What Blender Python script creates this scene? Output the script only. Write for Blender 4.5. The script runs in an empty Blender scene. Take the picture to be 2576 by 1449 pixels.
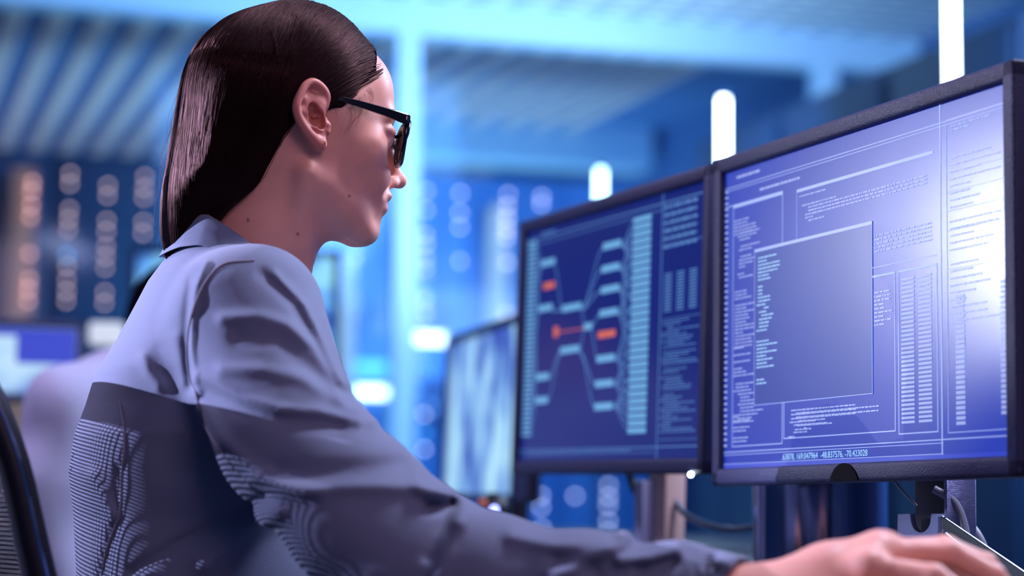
import bpy, bmesh, math, random
import numpy as np
from mathutils import Vector, Matrix
rnd = random.Random(7); nr = np.random.RandomState(7)
S = bpy.context.scene
C = S.collection
R = math.radians
# ------------------------------------------------------------------ camera
F = 5000.0; HC = 0.84; PITCH = R(5.75); ROLL = R(0.5)
cam = bpy.data.cameras.new('camera'); co = bpy.data.objects.new('camera', cam); C.objects.link(co)
cam.sensor_width = 36.0; cam.lens = F / 2576 * 36
co.matrix_world = Matrix.Translation((0, 0, HC)) @ Matrix.Rotation(R(90) + PITCH, 4, 'X') @ Matrix.Rotation(ROLL, 4, 'Z')
cam.dof.use_dof = True; cam.dof.focus_distance = 1.97; cam.clip_start = 0.05
cam.dof.aperture_fstop = cam.lens / 1000 / 0.0275
S.camera = co
MW = co.matrix_world.copy()
def W(px, py, d):
    return MW @ Vector(((px - 1288) / F * d, -(py - 724.5) / F * d, -d))
# ------------------------------------------------------------------ world, lights, exposure
w = bpy.data.worlds.new('world'); S.world = w; w.use_nodes = True
bg = w.node_tree.nodes['Background']; bg.inputs[0].default_value = (0.10, 0.2, 0.75, 1); bg.inputs[1].default_value = 0.13
S.view_settings.view_transform = 'Standard'; S.view_settings.look = 'None'
S.view_settings.exposure = 0.0; S.view_settings.gamma = 1.0; S.view_settings.use_curve_mapping = False
# room axes: the room stands 18 degrees off the lens axis
TH = R(18)
def RM(v, u, z):                              # v across the room to the right, u down the room
    return Vector((v * math.cos(TH) - u * math.sin(TH), v * math.sin(TH) + u * math.cos(TH), z))
def lamp(name, typ, loc, target, energy, col, size=0.5, size_y=None, spot=None, blend=0.3):
    l = bpy.data.lights.new(name, typ); l.energy = energy; l.color = col
    if typ == 'AREA':
        l.size = size
        if size_y: l.shape = 'RECTANGLE'; l.size_y = size_y
    else: l.shadow_soft_size = size
    if typ == 'SPOT': l.spot_size = spot; l.spot_blend = blend
    o = bpy.data.objects.new(name, l); C.objects.link(o); o.location = loc
    o.rotation_euler = (Vector(target) - Vector(loc)).to_track_quat('-Z', 'Y').to_euler()
    return o
LKEY = Vector((-2.94, 2.50, 1.76))
#   name            type    position               target            power colour          size
lamp('back_lamp', 'SPOT', LKEY, (-.38, 1.95, .93), 900, (0.64, 0.62, 1.0), 0.004, spot=R(18.5), blend=1.0)
lamp('rim_fill_front', 'AREA', (1.9, 3.4, 2.5), (-.12, 2.0, 1.2), 66, (0.62, 0.74, 1.0), 1.0)  # added area light for the bluish rim on face and sleeve, no fixture
lamp('skin_fill_warm', 'AREA', (0.9, -0.6, 2.3), (-.15, 1.9, 1.1), 18, (0.95, 0.58, 0.74), 1.2)  # unseen fill added on the camera side to lift the skin
lamp('hair_rim_fill', 'AREA', (-1.7, 3.1, 2.5), (-.25, 2.0, 1.2), 34, (0.74, 0.62, 1.0), 0.35)  # added rim light for the back of the hair
lamp('glare_lamp', 'SPOT', (-2.30, 3.15, 1.50), (.40, 1.85, .99), 135, (0.80, 0.85, 1.0), 0.12, spot=R(14))  # unseen lamp placed off to the left so the right screen shows glare
lamp('server_room_fill', 'AREA', RM(2.2, 6.0, 2.55), RM(1.2, 9, 1.2), 75, (0.12, 0.42, 1.0), 1.6)  # added blue fill towards the racks, no fixture there
lamp('server_room_fill', 'AREA', RM(2.6, 6.9, 1.6), RM(1.6, 8.1, 3.0), 3, (0.70, 0.80, 1.0), 1.0)  # added fill floating in mid-air, aimed up at the header
lamp('server_room_fill', 'AREA', RM(1.5, 8.6, .25), RM(2.0, 8.9, 2.6), 26, (0.30, 0.72, 1.0), 1.5)  # added fill near the floor, washing up the racks
lamp('server_room_fill', 'AREA', RM(2.6, 10.8, 1.2), RM(2.4, 11.0, 3), 100, (0.30, 0.66, 1.0), 3.0)  # added uplight to brighten the soffit band
lamp('server_room_fill', 'AREA', RM(-2.0, 12.0, 1.3), RM(-2.0, 12.6, 3), 60, (0.74, 0.66, 1.0), 1.6)  # added violet uplight for the ceiling battens
lamp('server_room_fill', 'AREA', RM(3.0, 7.1, 1.7), RM(2.9, 7.4, 2.9), 34, (0.58, 0.82, 1.0), 1.3)  # added floating uplight for the perforated ceiling and right post
lamp('aisle_fill', 'AREA', RM(2.9, 3.4, 2.5), RM(4.6, 5.2, 1.0), 100, (0.25, 0.55, 1.0), 0.9)  # added fill to lift the dark right wall
lamp('aisle_fill', 'AREA', RM(-1.2, 6.6, 2.6), RM(-2.1, 9.1, 1.4), 5, (1.0, 0.50, 0.42), 0.6)  # added warm fill for the terracotta upright
lamp('forearm_fill', 'AREA', (0.75, 2.05, 2.55), (.20, 1.70, .9), 38, (0.76, 0.72, 1.0), 0.35)  # added overhead light to brighten the forearm and hand
# ------------------------------------------------------------------ materials
def mat(name, col, rough=0.5, metal=0.0, emit=None, es=0.0, bump=0.0, bscale=200.0, spec=0.5, var=0.0, vscale=3.0, stretch=None, coat=0.0, trans=0.0, sheen=0.0, sss=0.0):
    m = bpy.data.materials.new(name); m.use_nodes = True
    nt = m.node_tree; b = nt.nodes['Principled BSDF']; L = nt.links
    b.inputs['Base Color'].default_value = (*col, 1); b.inputs['Roughness'].default_value = rough
    b.inputs['Metallic'].default_value = metal; b.inputs['Specular IOR Level'].default_value = spec
    b.inputs['Coat Weight'].default_value = coat; b.inputs['Transmission Weight'].default_value = trans
    b.inputs['Sheen Weight'].default_value = sheen
    if sss:
        b.inputs['Subsurface Weight'].default_value = sss; b.inputs['Subsurface Radius'].default_value = (1, .25, .12); b.inputs['Subsurface Scale'].default_value = 0.008
    if emit is not None:
        b.inputs['Emission Color'].default_value = (*emit, 1); b.inputs['Emission Strength'].default_value = es
    tc = nt.nodes.new('ShaderNodeTexCoord'); mp = nt.nodes.new('ShaderNodeMapping')
    L.new(tc.outputs['Object'], mp.inputs['Vector'])
    if stretch: mp.inputs['Scale'].default_value = stretch
    n = nt.nodes.new('ShaderNodeTexNoise'); L.new(mp.outputs[0], n.inputs['Vector'])
    n.inputs['Scale'].default_value = vscale; n.inputs['Detail'].default_value = 4
    mx = nt.nodes.new('ShaderNodeMix'); mx.data_type = 'RGBA'
    v = var if var else 0.03
    mx.inputs['A'].default_value = (*[c * (1 - v) for c in col], 1); mx.inputs['B'].default_value = (*[min(1, c * (1 + v)) for c in col], 1)
    L.new(n.outputs['Fac'], mx.inputs['Factor']); L.new(mx.outputs['Result'], b.inputs['Base Color'])
    if bump:
        n2 = nt.nodes.new('ShaderNodeTexNoise'); n2.inputs['Scale'].default_value = bscale; n2.inputs['Detail'].default_value = 2
        L.new(mp.outputs[0], n2.inputs['Vector'])
        bp = nt.nodes.new('ShaderNodeBump'); bp.inputs['Strength'].default_value = bump; bp.inputs['Distance'].default_value = 0.001
        L.new(n2.outputs['Fac'], bp.inputs['Height']); L.new(bp.outputs[0], b.inputs['Normal'])
    return m
M = {}
M['skin'] = mat('skin', (0.90, 0.44, 0.33), 0.42, var=0.10, vscale=60, bump=0.12, bscale=1500, sss=0.12, spec=.4)
M['nail'] = mat('nail', (0.75, 0.42, 0.40), 0.25)
M['hair'] = mat('hair_brown', (0.020, 0.0085, 0.0095), 0.40, .45, var=0.5, vscale=500, spec=.20)
M['hair'].node_tree.nodes['Principled BSDF'].inputs['Specular Tint'].default_value = (1, .55, .48, 1)
M['hair_base'] = mat('hair_underlayer', (0.004, 0.003, 0.005), 0.9, spec=0)
M['jacket'] = mat('grey_wool_blend', (0.185, 0.22, 0.33), 0.85, var=0.06, vscale=900, bump=0.35, bscale=1400, sheen=.15, spec=.25)
M['seam'] = mat('jacket_thread', (0.30, 0.29, 0.37), 0.8, bump=.3, bscale=2000)
M['trouser'] = mat('navy_cloth', (0.03, 0.04, 0.10), 0.85, bump=.3, bscale=900)
M['shirt2'] = mat('pale_grey_cloth', (0.42, 0.42, 0.58), 0.85, bump=.3, bscale=900)
M['blackplastic'] = mat('black_plastic', (0.008, 0.009, 0.016), 0.38, bump=.25, bscale=900)
M['bezel'] = mat('charcoal_textured_plastic', (0.028, 0.036, 0.11), 0.42, bump=1.0, bscale=650, stretch=(1, 1, 1), spec=.4, var=.25, vscale=650)
M['bezel_side'] = mat('black_bezel_side', (0.01, 0.01, 0.025), 0.35)
M['acetate'] = mat('black_acetate', (0.008, 0.008, 0.014), 0.12, spec=.7)
M['steel'] = mat('polished_steel', (0.35, 0.37, 0.45), 0.12, 1.0)
M['darksteel'] = mat('dark_polished_steel', (0.22, 0.23, 0.34), 0.12, 1.0, stretch=(1, 1, .02), bump=1.0, bscale=60)
M['brushed'] = mat('brushed_aluminium', (0.20, 0.22, 0.42), 0.35, .9, bump=.6, bscale=300, stretch=(1, 1, 12))
M['gold'] = mat('gold', (0.8, 0.5, 0.25), 0.2, 1.0)
M['cream'] = mat('cream_paint', (0.95, 0.70, 0.62), 0.5)
M['orange'] = mat('terracotta_paint', (0.95, 0.24, 0.10), 0.6)
M['paleblue'] = mat('pale_blue_steel_paint', (0.62, 0.80, 0.95), 0.4)
M['desk'] = mat('dark_desk_laminate', (0.03, 0.035, 0.05), 0.4, var=.2)
M['wall'] = mat('slate_blue_wall', (0.10, 0.20, 0.42), 0.6, var=.15)
M['floor'] = mat('floor_grey', (0.05, 0.07, 0.12), 0.4, var=.2)
M['rack'] = mat('rack_navy', (0.05, 0.10, 0.22), 0.5, bump=.4, bscale=80, var=.2, vscale=8)
M['panel'] = mat('ceiling_panel_pale', (0.75, 0.82, 0.9), 0.6, var=.05)
M['cable'] = mat('cable_grey', (0.22, 0.25, 0.34), 0.35)
M['cableb'] = mat('cable_black', (0.012, 0.013, 0.02), 0.4)
M['whitebox'] = mat('white_plastic', (0.45, 0.48, 0.75), 0.45)
def emat(name, col, s):
    m = bpy.data.materials.new(name); m.use_nodes = True; nt = m.node_tree
    b = nt.nodes['Principled BSDF']; b.inputs['Base Color'].default_value = (*[c * .1 for c in col], 1)
    b.inputs['Emission Color'].default_value = (*col, 1); b.inputs['Emission Strength'].default_value = s; b.inputs['Roughness'].default_value = .4
    n = nt.nodes.new('ShaderNodeTexNoise'); n.inputs['Scale'].default_value = 3
    mr = nt.nodes.new('ShaderNodeMapRange'); mr.inputs['To Min'].default_value = s * .96; mr.inputs['To Max'].default_value = s * 1.04
    nt.links.new(n.outputs['Fac'], mr.inputs['Value']); nt.links.new(mr.outputs[0], b.inputs['Emission Strength'])
    return m
# ------------------------------------------------------------------ object helpers
def mesh_np(name, V, Fc, m, parent=None, smooth=True, mats=None, fm=None):
    me = bpy.data.meshes.new(name); V = np.asarray(V, dtype=np.float64)
    if isinstance(Fc, np.ndarray):
        n, k = Fc.shape
        me.vertices.add(len(V)); me.vertices.foreach_set('co', V.ravel())
        me.loops.add(n * k); me.loops.foreach_set('vertex_index', Fc.ravel().astype(np.int32))
        me.polygons.add(n); me.polygons.foreach_set('loop_start', np.arange(0, n * k, k, dtype=np.int32))
        me.update(calc_edges=True)
    else:
        me.from_pydata([tuple(v) for v in V], [], Fc); me.update()
    if smooth: me.polygons.foreach_set('use_smooth', [True] * len(me.polygons))
    for q in (mats or [m]): me.materials.append(q)
    if fm is not None: me.polygons.foreach_set('material_index', fm)
    o = bpy.data.objects.new(name, me); C.objects.link(o)
    if parent: o.parent = parent
    return o
def tag(o, label=None, cat=None, group=None, kind=None):
    if label: o['label'] = label
    if cat: o['category'] = cat
    if group: o['group'] = group
    if kind: o['kind'] = kind
    return o
def empty(name, loc=(0, 0, 0), label=None, cat=None, group=None, rot=None):
    o = bpy.data.objects.new(name, None); C.objects.link(o); o.location = loc; o.empty_display_size = .05
    if rot is not None: o.rotation_euler = rot
    return tag(o, label, cat, group)
class MB:
    """collects shapes, then links them as one mesh"""
    def __init__(s): s.bm = bmesh.new()
    def box(s, c, size, rot=None, bev=0.0, seg=2):
        r = bmesh.ops.create_cube(s.bm, size=1.0); vs = r['verts']
        bmesh.ops.scale(s.bm, verts=vs, vec=size)
        if bev:
            es = list({e for v in vs for e in v.link_edges})
            g = bmesh.ops.bevel(s.bm, geom=es, offset=bev, segments=seg, profile=.5, affect='EDGES')
            vs = list({v for f in g['faces'] for v in f.verts} | {v for v in vs if v.is_valid})
            vs = [v for v in vs if v.is_valid]
            # every vertex of this island
            seen = set(vs); st = list(vs)
            while st:
                v = st.pop()
                for e in v.link_edges:
                    q = e.other_vert(v)
                    if q not in seen: seen.add(q); st.append(q)
            vs = list(seen)
        if rot is not None: bmesh.ops.transform(s.bm, matrix=rot.to_4x4() if not isinstance(rot, Matrix) or len(rot) == 3 else rot, verts=vs)
        bmesh.ops.translate(s.bm, vec=Vector(c), verts=vs)
        return s
    def cyl(s, a, b, r0, r1=None, seg=24):
        a = Vector(a); b = Vector(b); d = b - a
        g = bmesh.ops.create_cone(s.bm, cap_ends=True, segments=seg, radius1=r0, radius2=r0 if r1 is None else r1, depth=d.length)
        q = d.to_track_quat('Z', 'Y').to_matrix().to_4x4()
        bmesh.ops.transform(s.bm, matrix=Matrix.Translation((a + b) / 2) @ q, verts=g['verts'])
        return s
    def ball(s, c, r, seg=16):
        g = bmesh.ops.create_uvsphere(s.bm, u_segments=seg, v_segments=seg // 2 + 2, radius=1)
        bmesh.ops.scale(s.bm, verts=g['verts'], vec=(r, r, r) if not hasattr(r, '__len__') else r)
        bmesh.ops.translate(s.bm, vec=Vector(c), verts=g['verts'])
        return s
    def tube(s, pts, r, seg=10, closed=False):
        pts = [Vector(p) for p in pts]; n = len(pts); rings = []
        up = None
        for i, p in enumerate(pts):
            if closed: t = pts[(i + 1) % n] - pts[i - 1]
            else: t = pts[min(i + 1, n - 1)] - pts[max(i - 1, 0)]
            t.normalize()
            if up is None: up = t.orthogonal().normalized()
            up = (up - t * up.dot(t)).normalized(); side = t.cross(up)
            rr = r[i] if hasattr(r, '__len__') else r
            rings.append([s.bm.verts.new(p + (up * math.cos(k / seg * 2 * math.pi) + side * math.sin(k / seg * 2 * math.pi)) * rr) for k in range(seg)])
        for i in range(n if closed else n - 1):
            A, B = rings[i], rings[(i + 1) % n]
            off = 0
            if closed and i == n - 1:
                off = min(range(seg), key=lambda k: (A[0].co - B[k].co).length)
            for k in range(seg): s.bm.faces.new((A[k], A[(k + 1) % seg], B[(k + 1 + off) % seg], B[(k + off) % seg]))
        if not closed:
            s.bm.faces.new(rings[0][::-1]); s.bm.faces.new(rings[-1])
        return s
    def quad(s, a, b, c, d):
        s.bm.faces.new([s.bm.verts.new(Vector(x)) for x in (a, b, c, d)]); return s
    def prism(s, pts, depth, mw):
        """outline pts (x,z) extruded by depth along +y, moved by matrix mw"""
        A = [s.bm.verts.new(mw @ Vector((x, 0, z))) for x, z in pts]; B = [s.bm.verts.new(mw @ Vector((x, depth, z))) for x, z in pts]
        n = len(pts)
        s.bm.faces.new(A); s.bm.faces.new(B[::-1])
        for i in range(n): s.bm.faces.new((A[i], B[i], B[(i + 1) % n], A[(i + 1) % n]))
        return s
    def build(s, name, m, parent=None, smooth=False):
        bmesh.ops.recalc_face_normals(s.bm, faces=s.bm.faces)
        me = bpy.data.meshes.new(name); s.bm.to_mesh(me); s.bm.free(); me.materials.append(m)
        if smooth:
            me.polygons.foreach_set('use_smooth', [True] * len(me.polygons))
            me.set_sharp_from_angle(angle=R(40))
        o = bpy.data.objects.new(name, me); C.objects.link(o)
        if parent: o.parent = parent
        return o
def spl(pts, n=40):
    """smooth curve through points"""
    P = [np.array(p, float) for p in pts]; P = [2 * P[0] - P[1]] + P + [2 * P[-1] - P[-2]]; out = []
    m = len(P) - 3
    for j in range(n):
        t = j / (n - 1) * m; i = min(int(t), m - 1); t -= i
        a, b, c, d = P[i:i + 4]
        out.append(.5 * (2 * b + (c - a) * t + (2 * a - 5 * b + 4 * c - d) * t * t + (3 * b - a - 3 * c + d) * t ** 3))
    return out
# ------------------------------------------------------------------ implicit surfaces
def ell(p, c, r):
    q = (p - np.array(c, np.float32)) / np.array(r, np.float32)
    k0 = np.sqrt((q * q).sum(-1)); q2 = q / np.array(r, np.float32); k1 = np.sqrt((q2 * q2).sum(-1)) + 1e-9
    return k0 * (k0 - 1) / k1
def sph(p, c, r): return np.sqrt(((p - np.array(c, np.float32)) ** 2).sum(-1)) - r
def cone(p, a, b, ra, rb):
    a = np.array(a, np.float32); b = np.array(b, np.float32); ba = b - a
    h = np.clip(((p - a) @ ba) / (ba @ ba), 0, 1)
    return np.sqrt(((p - a - h[..., None] * ba) ** 2).sum(-1)) - (ra + (rb - ra) * h)
def chain(p, pts, rs, k):
    d = None
    for i in range(len(pts) - 1):
        e = cone(p, pts[i], pts[i + 1], rs[i], rs[i + 1]); d = e if d is None else smin(d, e, k)
    return d
def smin(a, b, k):
    h = np.maximum(k - np.abs(a - b), 0) / k
    return np.minimum(a, b) - h * h * k * .25
def smax(a, b, k): return -smin(-a, -b, k)
def nets(f, lo, hi, h, proj=1):
    lo = np.array(lo, np.float32); hi = np.array(hi, np.float32)
    st = 4; n = np.ceil((hi - lo) / (h * st)).astype(int) + 1
    ax = [lo[i] + np.arange(n[i]) * h * st for i in range(3)]
    G = np.stack(np.meshgrid(*ax, indexing='ij'), -1).astype(np.float32)
    c = f(G.reshape(-1, 3)).reshape(n)
    fn = (n - 1) * st + 1
    idx = [np.clip(np.round(np.arange(fn[i]) / st).astype(int), 0, n[i] - 1) for i in range(3)]
    A = c[np.ix_(*idx)].astype(np.float32)
    mk = np.abs(A) < h * st * 2.2
    I = np.argwhere(mk)
    P = lo + I.astype(np.float32) * h
    vals = np.empty(len(P), np.float32)
    for s in range(0, len(P), 400000): vals[s:s + 400000] = f(P[s:s + 400000])
    A[mk] = vals
    sg = A < 0
    sh = tuple(fn - 1)
    acc = np.zeros(sh + (3,), np.float32); cnt = np.zeros(sh, np.float32)
    corners = [(i, j, k) for i in (0, 1) for j in (0, 1) for k in (0, 1)]
    def sub(X, c): return X[c[0]:c[0] + sh[0], c[1]:c[1] + sh[1], c[2]:c[2] + sh[2]]
    for a in corners:
        for d in range(3):
            if a[d]: continue
            b = list(a); b[d] = 1
            sa, sb = sub(sg, a), sub(sg, b); x = sa != sb
            va, vb = sub(A, a)[x], sub(A, b)[x]; t = va / (va - vb)
            off = np.tile(np.array(a, np.float32), (len(t), 1)); off[:, d] = t
            acc[x] += off; cnt[x] += 1
    act = cnt > 0
    vid = -np.ones(sh, np.int32); vid[act] = np.arange(act.sum())
    V = lo + (np.argwhere(act).astype(np.float32) + acc[act] / cnt[act][:, None]) * h
    faces = []
    for d in range(3):
        e1, e2 = [(1, 2), (2, 0), (0, 1)][d]
        s0 = [slice(None)] * 3; s1 = [slice(None)] * 3; s0[d] = slice(0, -1); s1[d] = slice(1, None)
        x = sg[tuple(s0)] != sg[tuple(s1)]
        I = np.argwhere(x); inside = sg[tuple(s0)][x]
        ok = (I[:, e1] > 0) & (I[:, e2] > 0) & (I[:, e1] < sh[e1]) & (I[:, e2] < sh[e2]) & (I[:, d] < sh[d])
        I = I[ok]; inside = inside[ok]
        def g(o1, o2):
            J = I.copy(); J[:, e1] -= o1; J[:, e2] -= o2
            return vid[J[:, 0], J[:, 1], J[:, 2]]
        q = np.stack([g(1, 1), g(0, 1), g(0, 0), g(1, 0)], 1)
        q[~inside] = q[~inside][:, ::-1]
        faces.append(q[(q >= 0).all(1)])
    Fq = np.concatenate(faces)
    for _ in range(proj):
        e = h * .5; v0 = f(V); g = np.stack([(f(V + np.eye(3, dtype=np.float32)[i] * e) - f(V - np.eye(3, dtype=np.float32)[i] * e)) / (2 * e) for i in range(3)], -1)
        gl = (g * g).sum(-1) + 1e-6
        V = V - np.clip(v0 / gl, -h, h)[:, None] * g
    return V, Fq
def grad(f, V, e):
    E = np.eye(3, dtype=np.float32) * e
    return np.stack([(f(V + E[i]) - f(V - E[i])) / (2 * e) for i in range(3)], -1)
def joined(parts):
    Vs, Fs, o = [], [], 0
    for v, q in parts: Vs.append(v); Fs.append(q + o); o += len(v)
    return np.concatenate(Vs), np.concatenate(Fs)
def ptube(P, r, seg=3):
    """many polylines P (N,T,3) with radii r (N,T) as one mesh of thin tubes"""
    N, T, _ = P.shape
    t = np.gradient(P, axis=1); t /= np.linalg.norm(t, axis=-1, keepdims=True) + 1e-12
    ref = np.array([.3, .2, .93]); s = np.cross(t, ref); bad = np.linalg.norm(s, axis=-1) < .1
    s[bad] = np.cross(t[bad], np.array([1., 0, 0])); s /= np.linalg.norm(s, axis=-1, keepdims=True) + 1e-12
    u = np.cross(s, t)
    V = np.stack([P + r[..., None] * (math.cos(2 * math.pi * k / seg) * s + math.sin(2 * math.pi * k / seg) * u) for k in range(seg)], 2)
    i = np.arange(N)[:, None, None] * T * seg + np.arange(T - 1)[None, :, None] * seg
    k = np.arange(seg)[None, None, :]; k2 = (k + 1) % seg
    Fq = np.stack([i + k, i + k2, i + seg + k2, i + seg + k], -1).reshape(-1, 4)
    return V.reshape(-1, 3), Fq
# ================================================================== THE WOMAN
YAW = R(23); HP = R(5)
Rh = Matrix.Rotation(YAW, 4, 'Z') @ Matrix.Rotation(HP, 4, 'Y')
TR = W(823, 333, 1.92)
HO = TR - (Rh @ Vector((0, -.070, 0)))
MH = Matrix.Translation(HO) @ Rh
MHn = np.array(MH); MHi = np.array(MH.inverted())
def h2w(V): return (V * .001) @ MHn[:3, :3].T + MHn[:3, 3]
def w2h(V): return ((np.asarray(V) @ MHi[:3, :3].T) + MHi[:3, 3]) * 1000
def hpt(x, y, z): return MH @ Vector((x / 1000, y / 1000, z / 1000))
neck_base = w2h(np.array(W(606, 760, 1.985)))
neck_mid = w2h(np.array(W(650, 600, 1.98)))
# the face is a little smaller than the design figures: x forward and z down are drawn in smoothly
WT = np.linspace(-300, 300, 1201)
WX = np.where(WT < 0, WT, np.where(WT < 30, WT + .147 * WT ** 2 / 60, WT + .147 * (WT - 15)))
WZ = np.where(WT > 0, WT, np.where(WT > -30, WT - .128 * WT ** 2 / 60, WT + .128 * (WT + 15)))
def unwarp(p):
    q = p.copy(); q[..., 0] = np.interp(p[..., 0], WT, WX); q[..., 2] = np.interp(p[..., 2], WT, WZ); return q
def wpt(x, y, z): return hpt(float(np.interp(x, WX, WT)), y, float(np.interp(z, WZ, WT)))
def skull(p):
    q = unwarp(p); q[..., 1] = np.abs(q[..., 1])          # the face is symmetric
    d = ell(q, (-2, 0, 38), (94, 71, 86))
    d = smin(d, ell(q, (38, 0, -14), (52, 55, 78)), 22)
    d = smin(d, ell(q, (34, 0, -62), (50, 40, 30)), 20)
    d = smin(d, cone(q, (8, 44, -50), (70, 15, -89), 13, 14), 22)
    d = smin(d, ell(q, (58, 0, 58), (28, 50, 34)), 20)   # forehead
    d = smin(d, sph(q, (79, 0, -87), 16), 14)
    d = smin(d, ell(q, (78, 22, 33), (13, 24, 9)), 14)
    d = smin(d, sph(q, (56, 40, -8), 23), 14)
    d = smin(d, sph(q, (72, 28, -32), 20), 14)           # cheek raised by the smile
    d = smin(d, ell(q, (80, 0, -50), (19, 30, 27)), 14)
    d = smax(d, -sph(q, (99, 31, 13), 17), 12)
    d = smin(d, sph(q, (76, 31, 12), 14.2), 4)
    d = smin(d, ell(q, (77, 31, 18), (14.5, 17, 8)), 4)
    d = smin(d, cone(q, (91, 0, 20), (110, 0, -20), 6, 8), 10)
    d = smin(d, sph(q, (115, 0, -23.5), 8.2), 6)
    d = smin(d, ell(q, (100, 10.5, -29), (10, 7.0, 7.5)), 8)
    d = smax(d, -ell(q, (105, 9, -36), (7, 4.2, 5.5)), 2.5)
    d = smin(d, ell(q, (93, 8, -46), (9.5, 17, 6.2)), 5)
    d = smin(d, ell(q, (90.5, 5, -60.5), (9.5, 17, 7.0)), 5)
    d = smax(d, -cone(q, (104, 4, -53.5), (93, 22, -51), 1.3, .5), 1.6)
    d = smax(d, -cone(q, (97, 19, -24), (89, 34, -46), 3.0, 2.2), 9)   # smile fold
    return d
def skin_head(p):
    d = skull(p)
    nb, nm = neck_base, neck_mid
    n = chain(p, [(-18, 0, -25), tuple(nm), tuple(nb)], [54, 55, 58], 20)
    d = smin(d, n, 26)
    st = chain(p, [(-12, -56, -40), (nm[0] + 30, nm[1] - 46, nm[2]), (nb[0] + 52, nb[1] - 24, nb[2])], [9, 9, 10], 8)   # neck muscle under the ear
    d = smin(d, st, 14)
    return smax(d, -(p[..., 2] - (nb[2] - 40)), 2)
print('head'); HV, HF = nets(skin_head, (-115, -90, float(neck_base[2]) - 50), (125, 90, 132), 1.5)
# ---- ears, in head millimetres, traced as ridges
def ez(u, v, fl):
    xe = (u - 415) / 7.53 * .95; ze = -(v - 530) / 7.53 * .90
    return ((xe - .39 * fl) / .92, -68 - fl, ze)
EARS = 0
helix = [ez(u, v, f) for u, v, f in [(350, 400, 3), (385, 330, 6), (392, 260, 8), (370, 212, 11), (330, 178, 13), (285, 168, 14), (245, 205, 16), (222, 265, 18), (203, 335, 19), (196, 400, 19), (212, 465, 17), (245, 520, 14), (290, 575, 11), (330, 612, 8), (360, 640, 7), (380, 655, 6)]]
helix = [tuple(v) for v in spl(helix, 46)]
helix_r = [2.6, 3.4, 3.6, 3.6, 3.4, 3.1, 2.9, 2.8, 2.9, 3.0, 3.2, 3.6, 4.0, 4.8, 5.2, 5.2]
anti = [ez(u, v, f) for u, v, f in [(300, 255, 8), (272, 300, 11), (262, 360, 13), (276, 420, 12), (303, 472, 10), (335, 508, 8), (372, 512, 6)]]
anti = [tuple(v) for v in spl(anti, 24)]; anti_r = list(np.interp(np.linspace(0, 6, 24), range(7), [2.4, 2.8, 3.0, 3.0, 2.8, 2.6, 2.8]))
helix_r = list(np.interp(np.linspace(0, 15, 46), range(16), helix_r))
anti2 = [ez(u, v, f) for u, v, f in [(365, 260, 5), (320, 290, 7), (270, 330, 11)]]
trag = [ez(u, v, f) for u, v, f in [(398, 430, 3), (416, 480, 5), (418, 530, 5), (404, 555, 4)]]
lobe = [ez(u, v, f) for u, v, f in [(372, 575, 5), (378, 615, 5), (392, 640, 4)]]
crus = [ez(u, v, f) for u, v, f in [(385, 340, 3), (345, 400, 4), (310, 430, 5)]]
base_c = [ez(u, v, f) for u, v, f in [(340, 240, 4), (320, 320, 5), (300, 400, 6), (330, 470, 4), (375, 560, 3)]]
def ear(p):
    q = p.copy(); q[..., 1] = -np.abs(q[..., 1])
    plate = chain(q, base_c, [7, 9, 9, 8, 5.5], 8)
    bowl = chain(q, [ez(260, 230, 13), ez(235, 320, 15), ez(232, 420, 15), ez(275, 520, 11)], [2.6, 3.2, 3.2, 3], 4)   # floor between the ridges
    d = smin(plate, bowl, 7)
    d = smin(d, chain(q, [ez(296, 186, 11), ez(325, 200, 10)], [4, 4], 4), 4)
    d = smin(d, chain(q, [ez(330, 225, 8), ez(352, 250, 6), ez(345, 310, 4)], [4.5, 5, 5], 5), 5)
    d = smin(d, chain(q, [ez(330, 230, 7), ez(280, 290, 9), ez(262, 380, 11)], [3, 4, 4], 5), 6)
    d = smin(d, chain(q, anti, anti_r, 3), 2.5)
    d = smin(d, chain(q, anti2, [2.2, 2.6, 2.6], 3), 3)
    d = smax(d, -chain(q, [ez(305, 385, 14), ez(330, 440, 11), ez(365, 480, 8)], [5.5, 7.5, 6], 3), 3)       # concha
    d = smax(d, -chain(q, [ez(345, 285, 23), ez(322, 335, 24)], [4.5, 4.2], 3), 4)
    d = smin(d, chain(q, helix, helix_r, 3), 2.2)
    d = smin(d, chain(q, crus, [2.2, 2.2, 1.6], 3), 2.5)
    d = smin(d, chain(q, trag, [2.6, 3.4, 3.2, 2.6], 3), 2.5)
    d = smin(d, chain(q, lobe, [4.2, 5.0, 4.8], 3), 4)
    return d
EV, EF = nets(ear, (-45, -98, -32), (22, -58, 58), 0.55)
EV2 = EV.copy(); EV2[:, 1] *= -1; EF2 = EF[:, ::-1]
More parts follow.
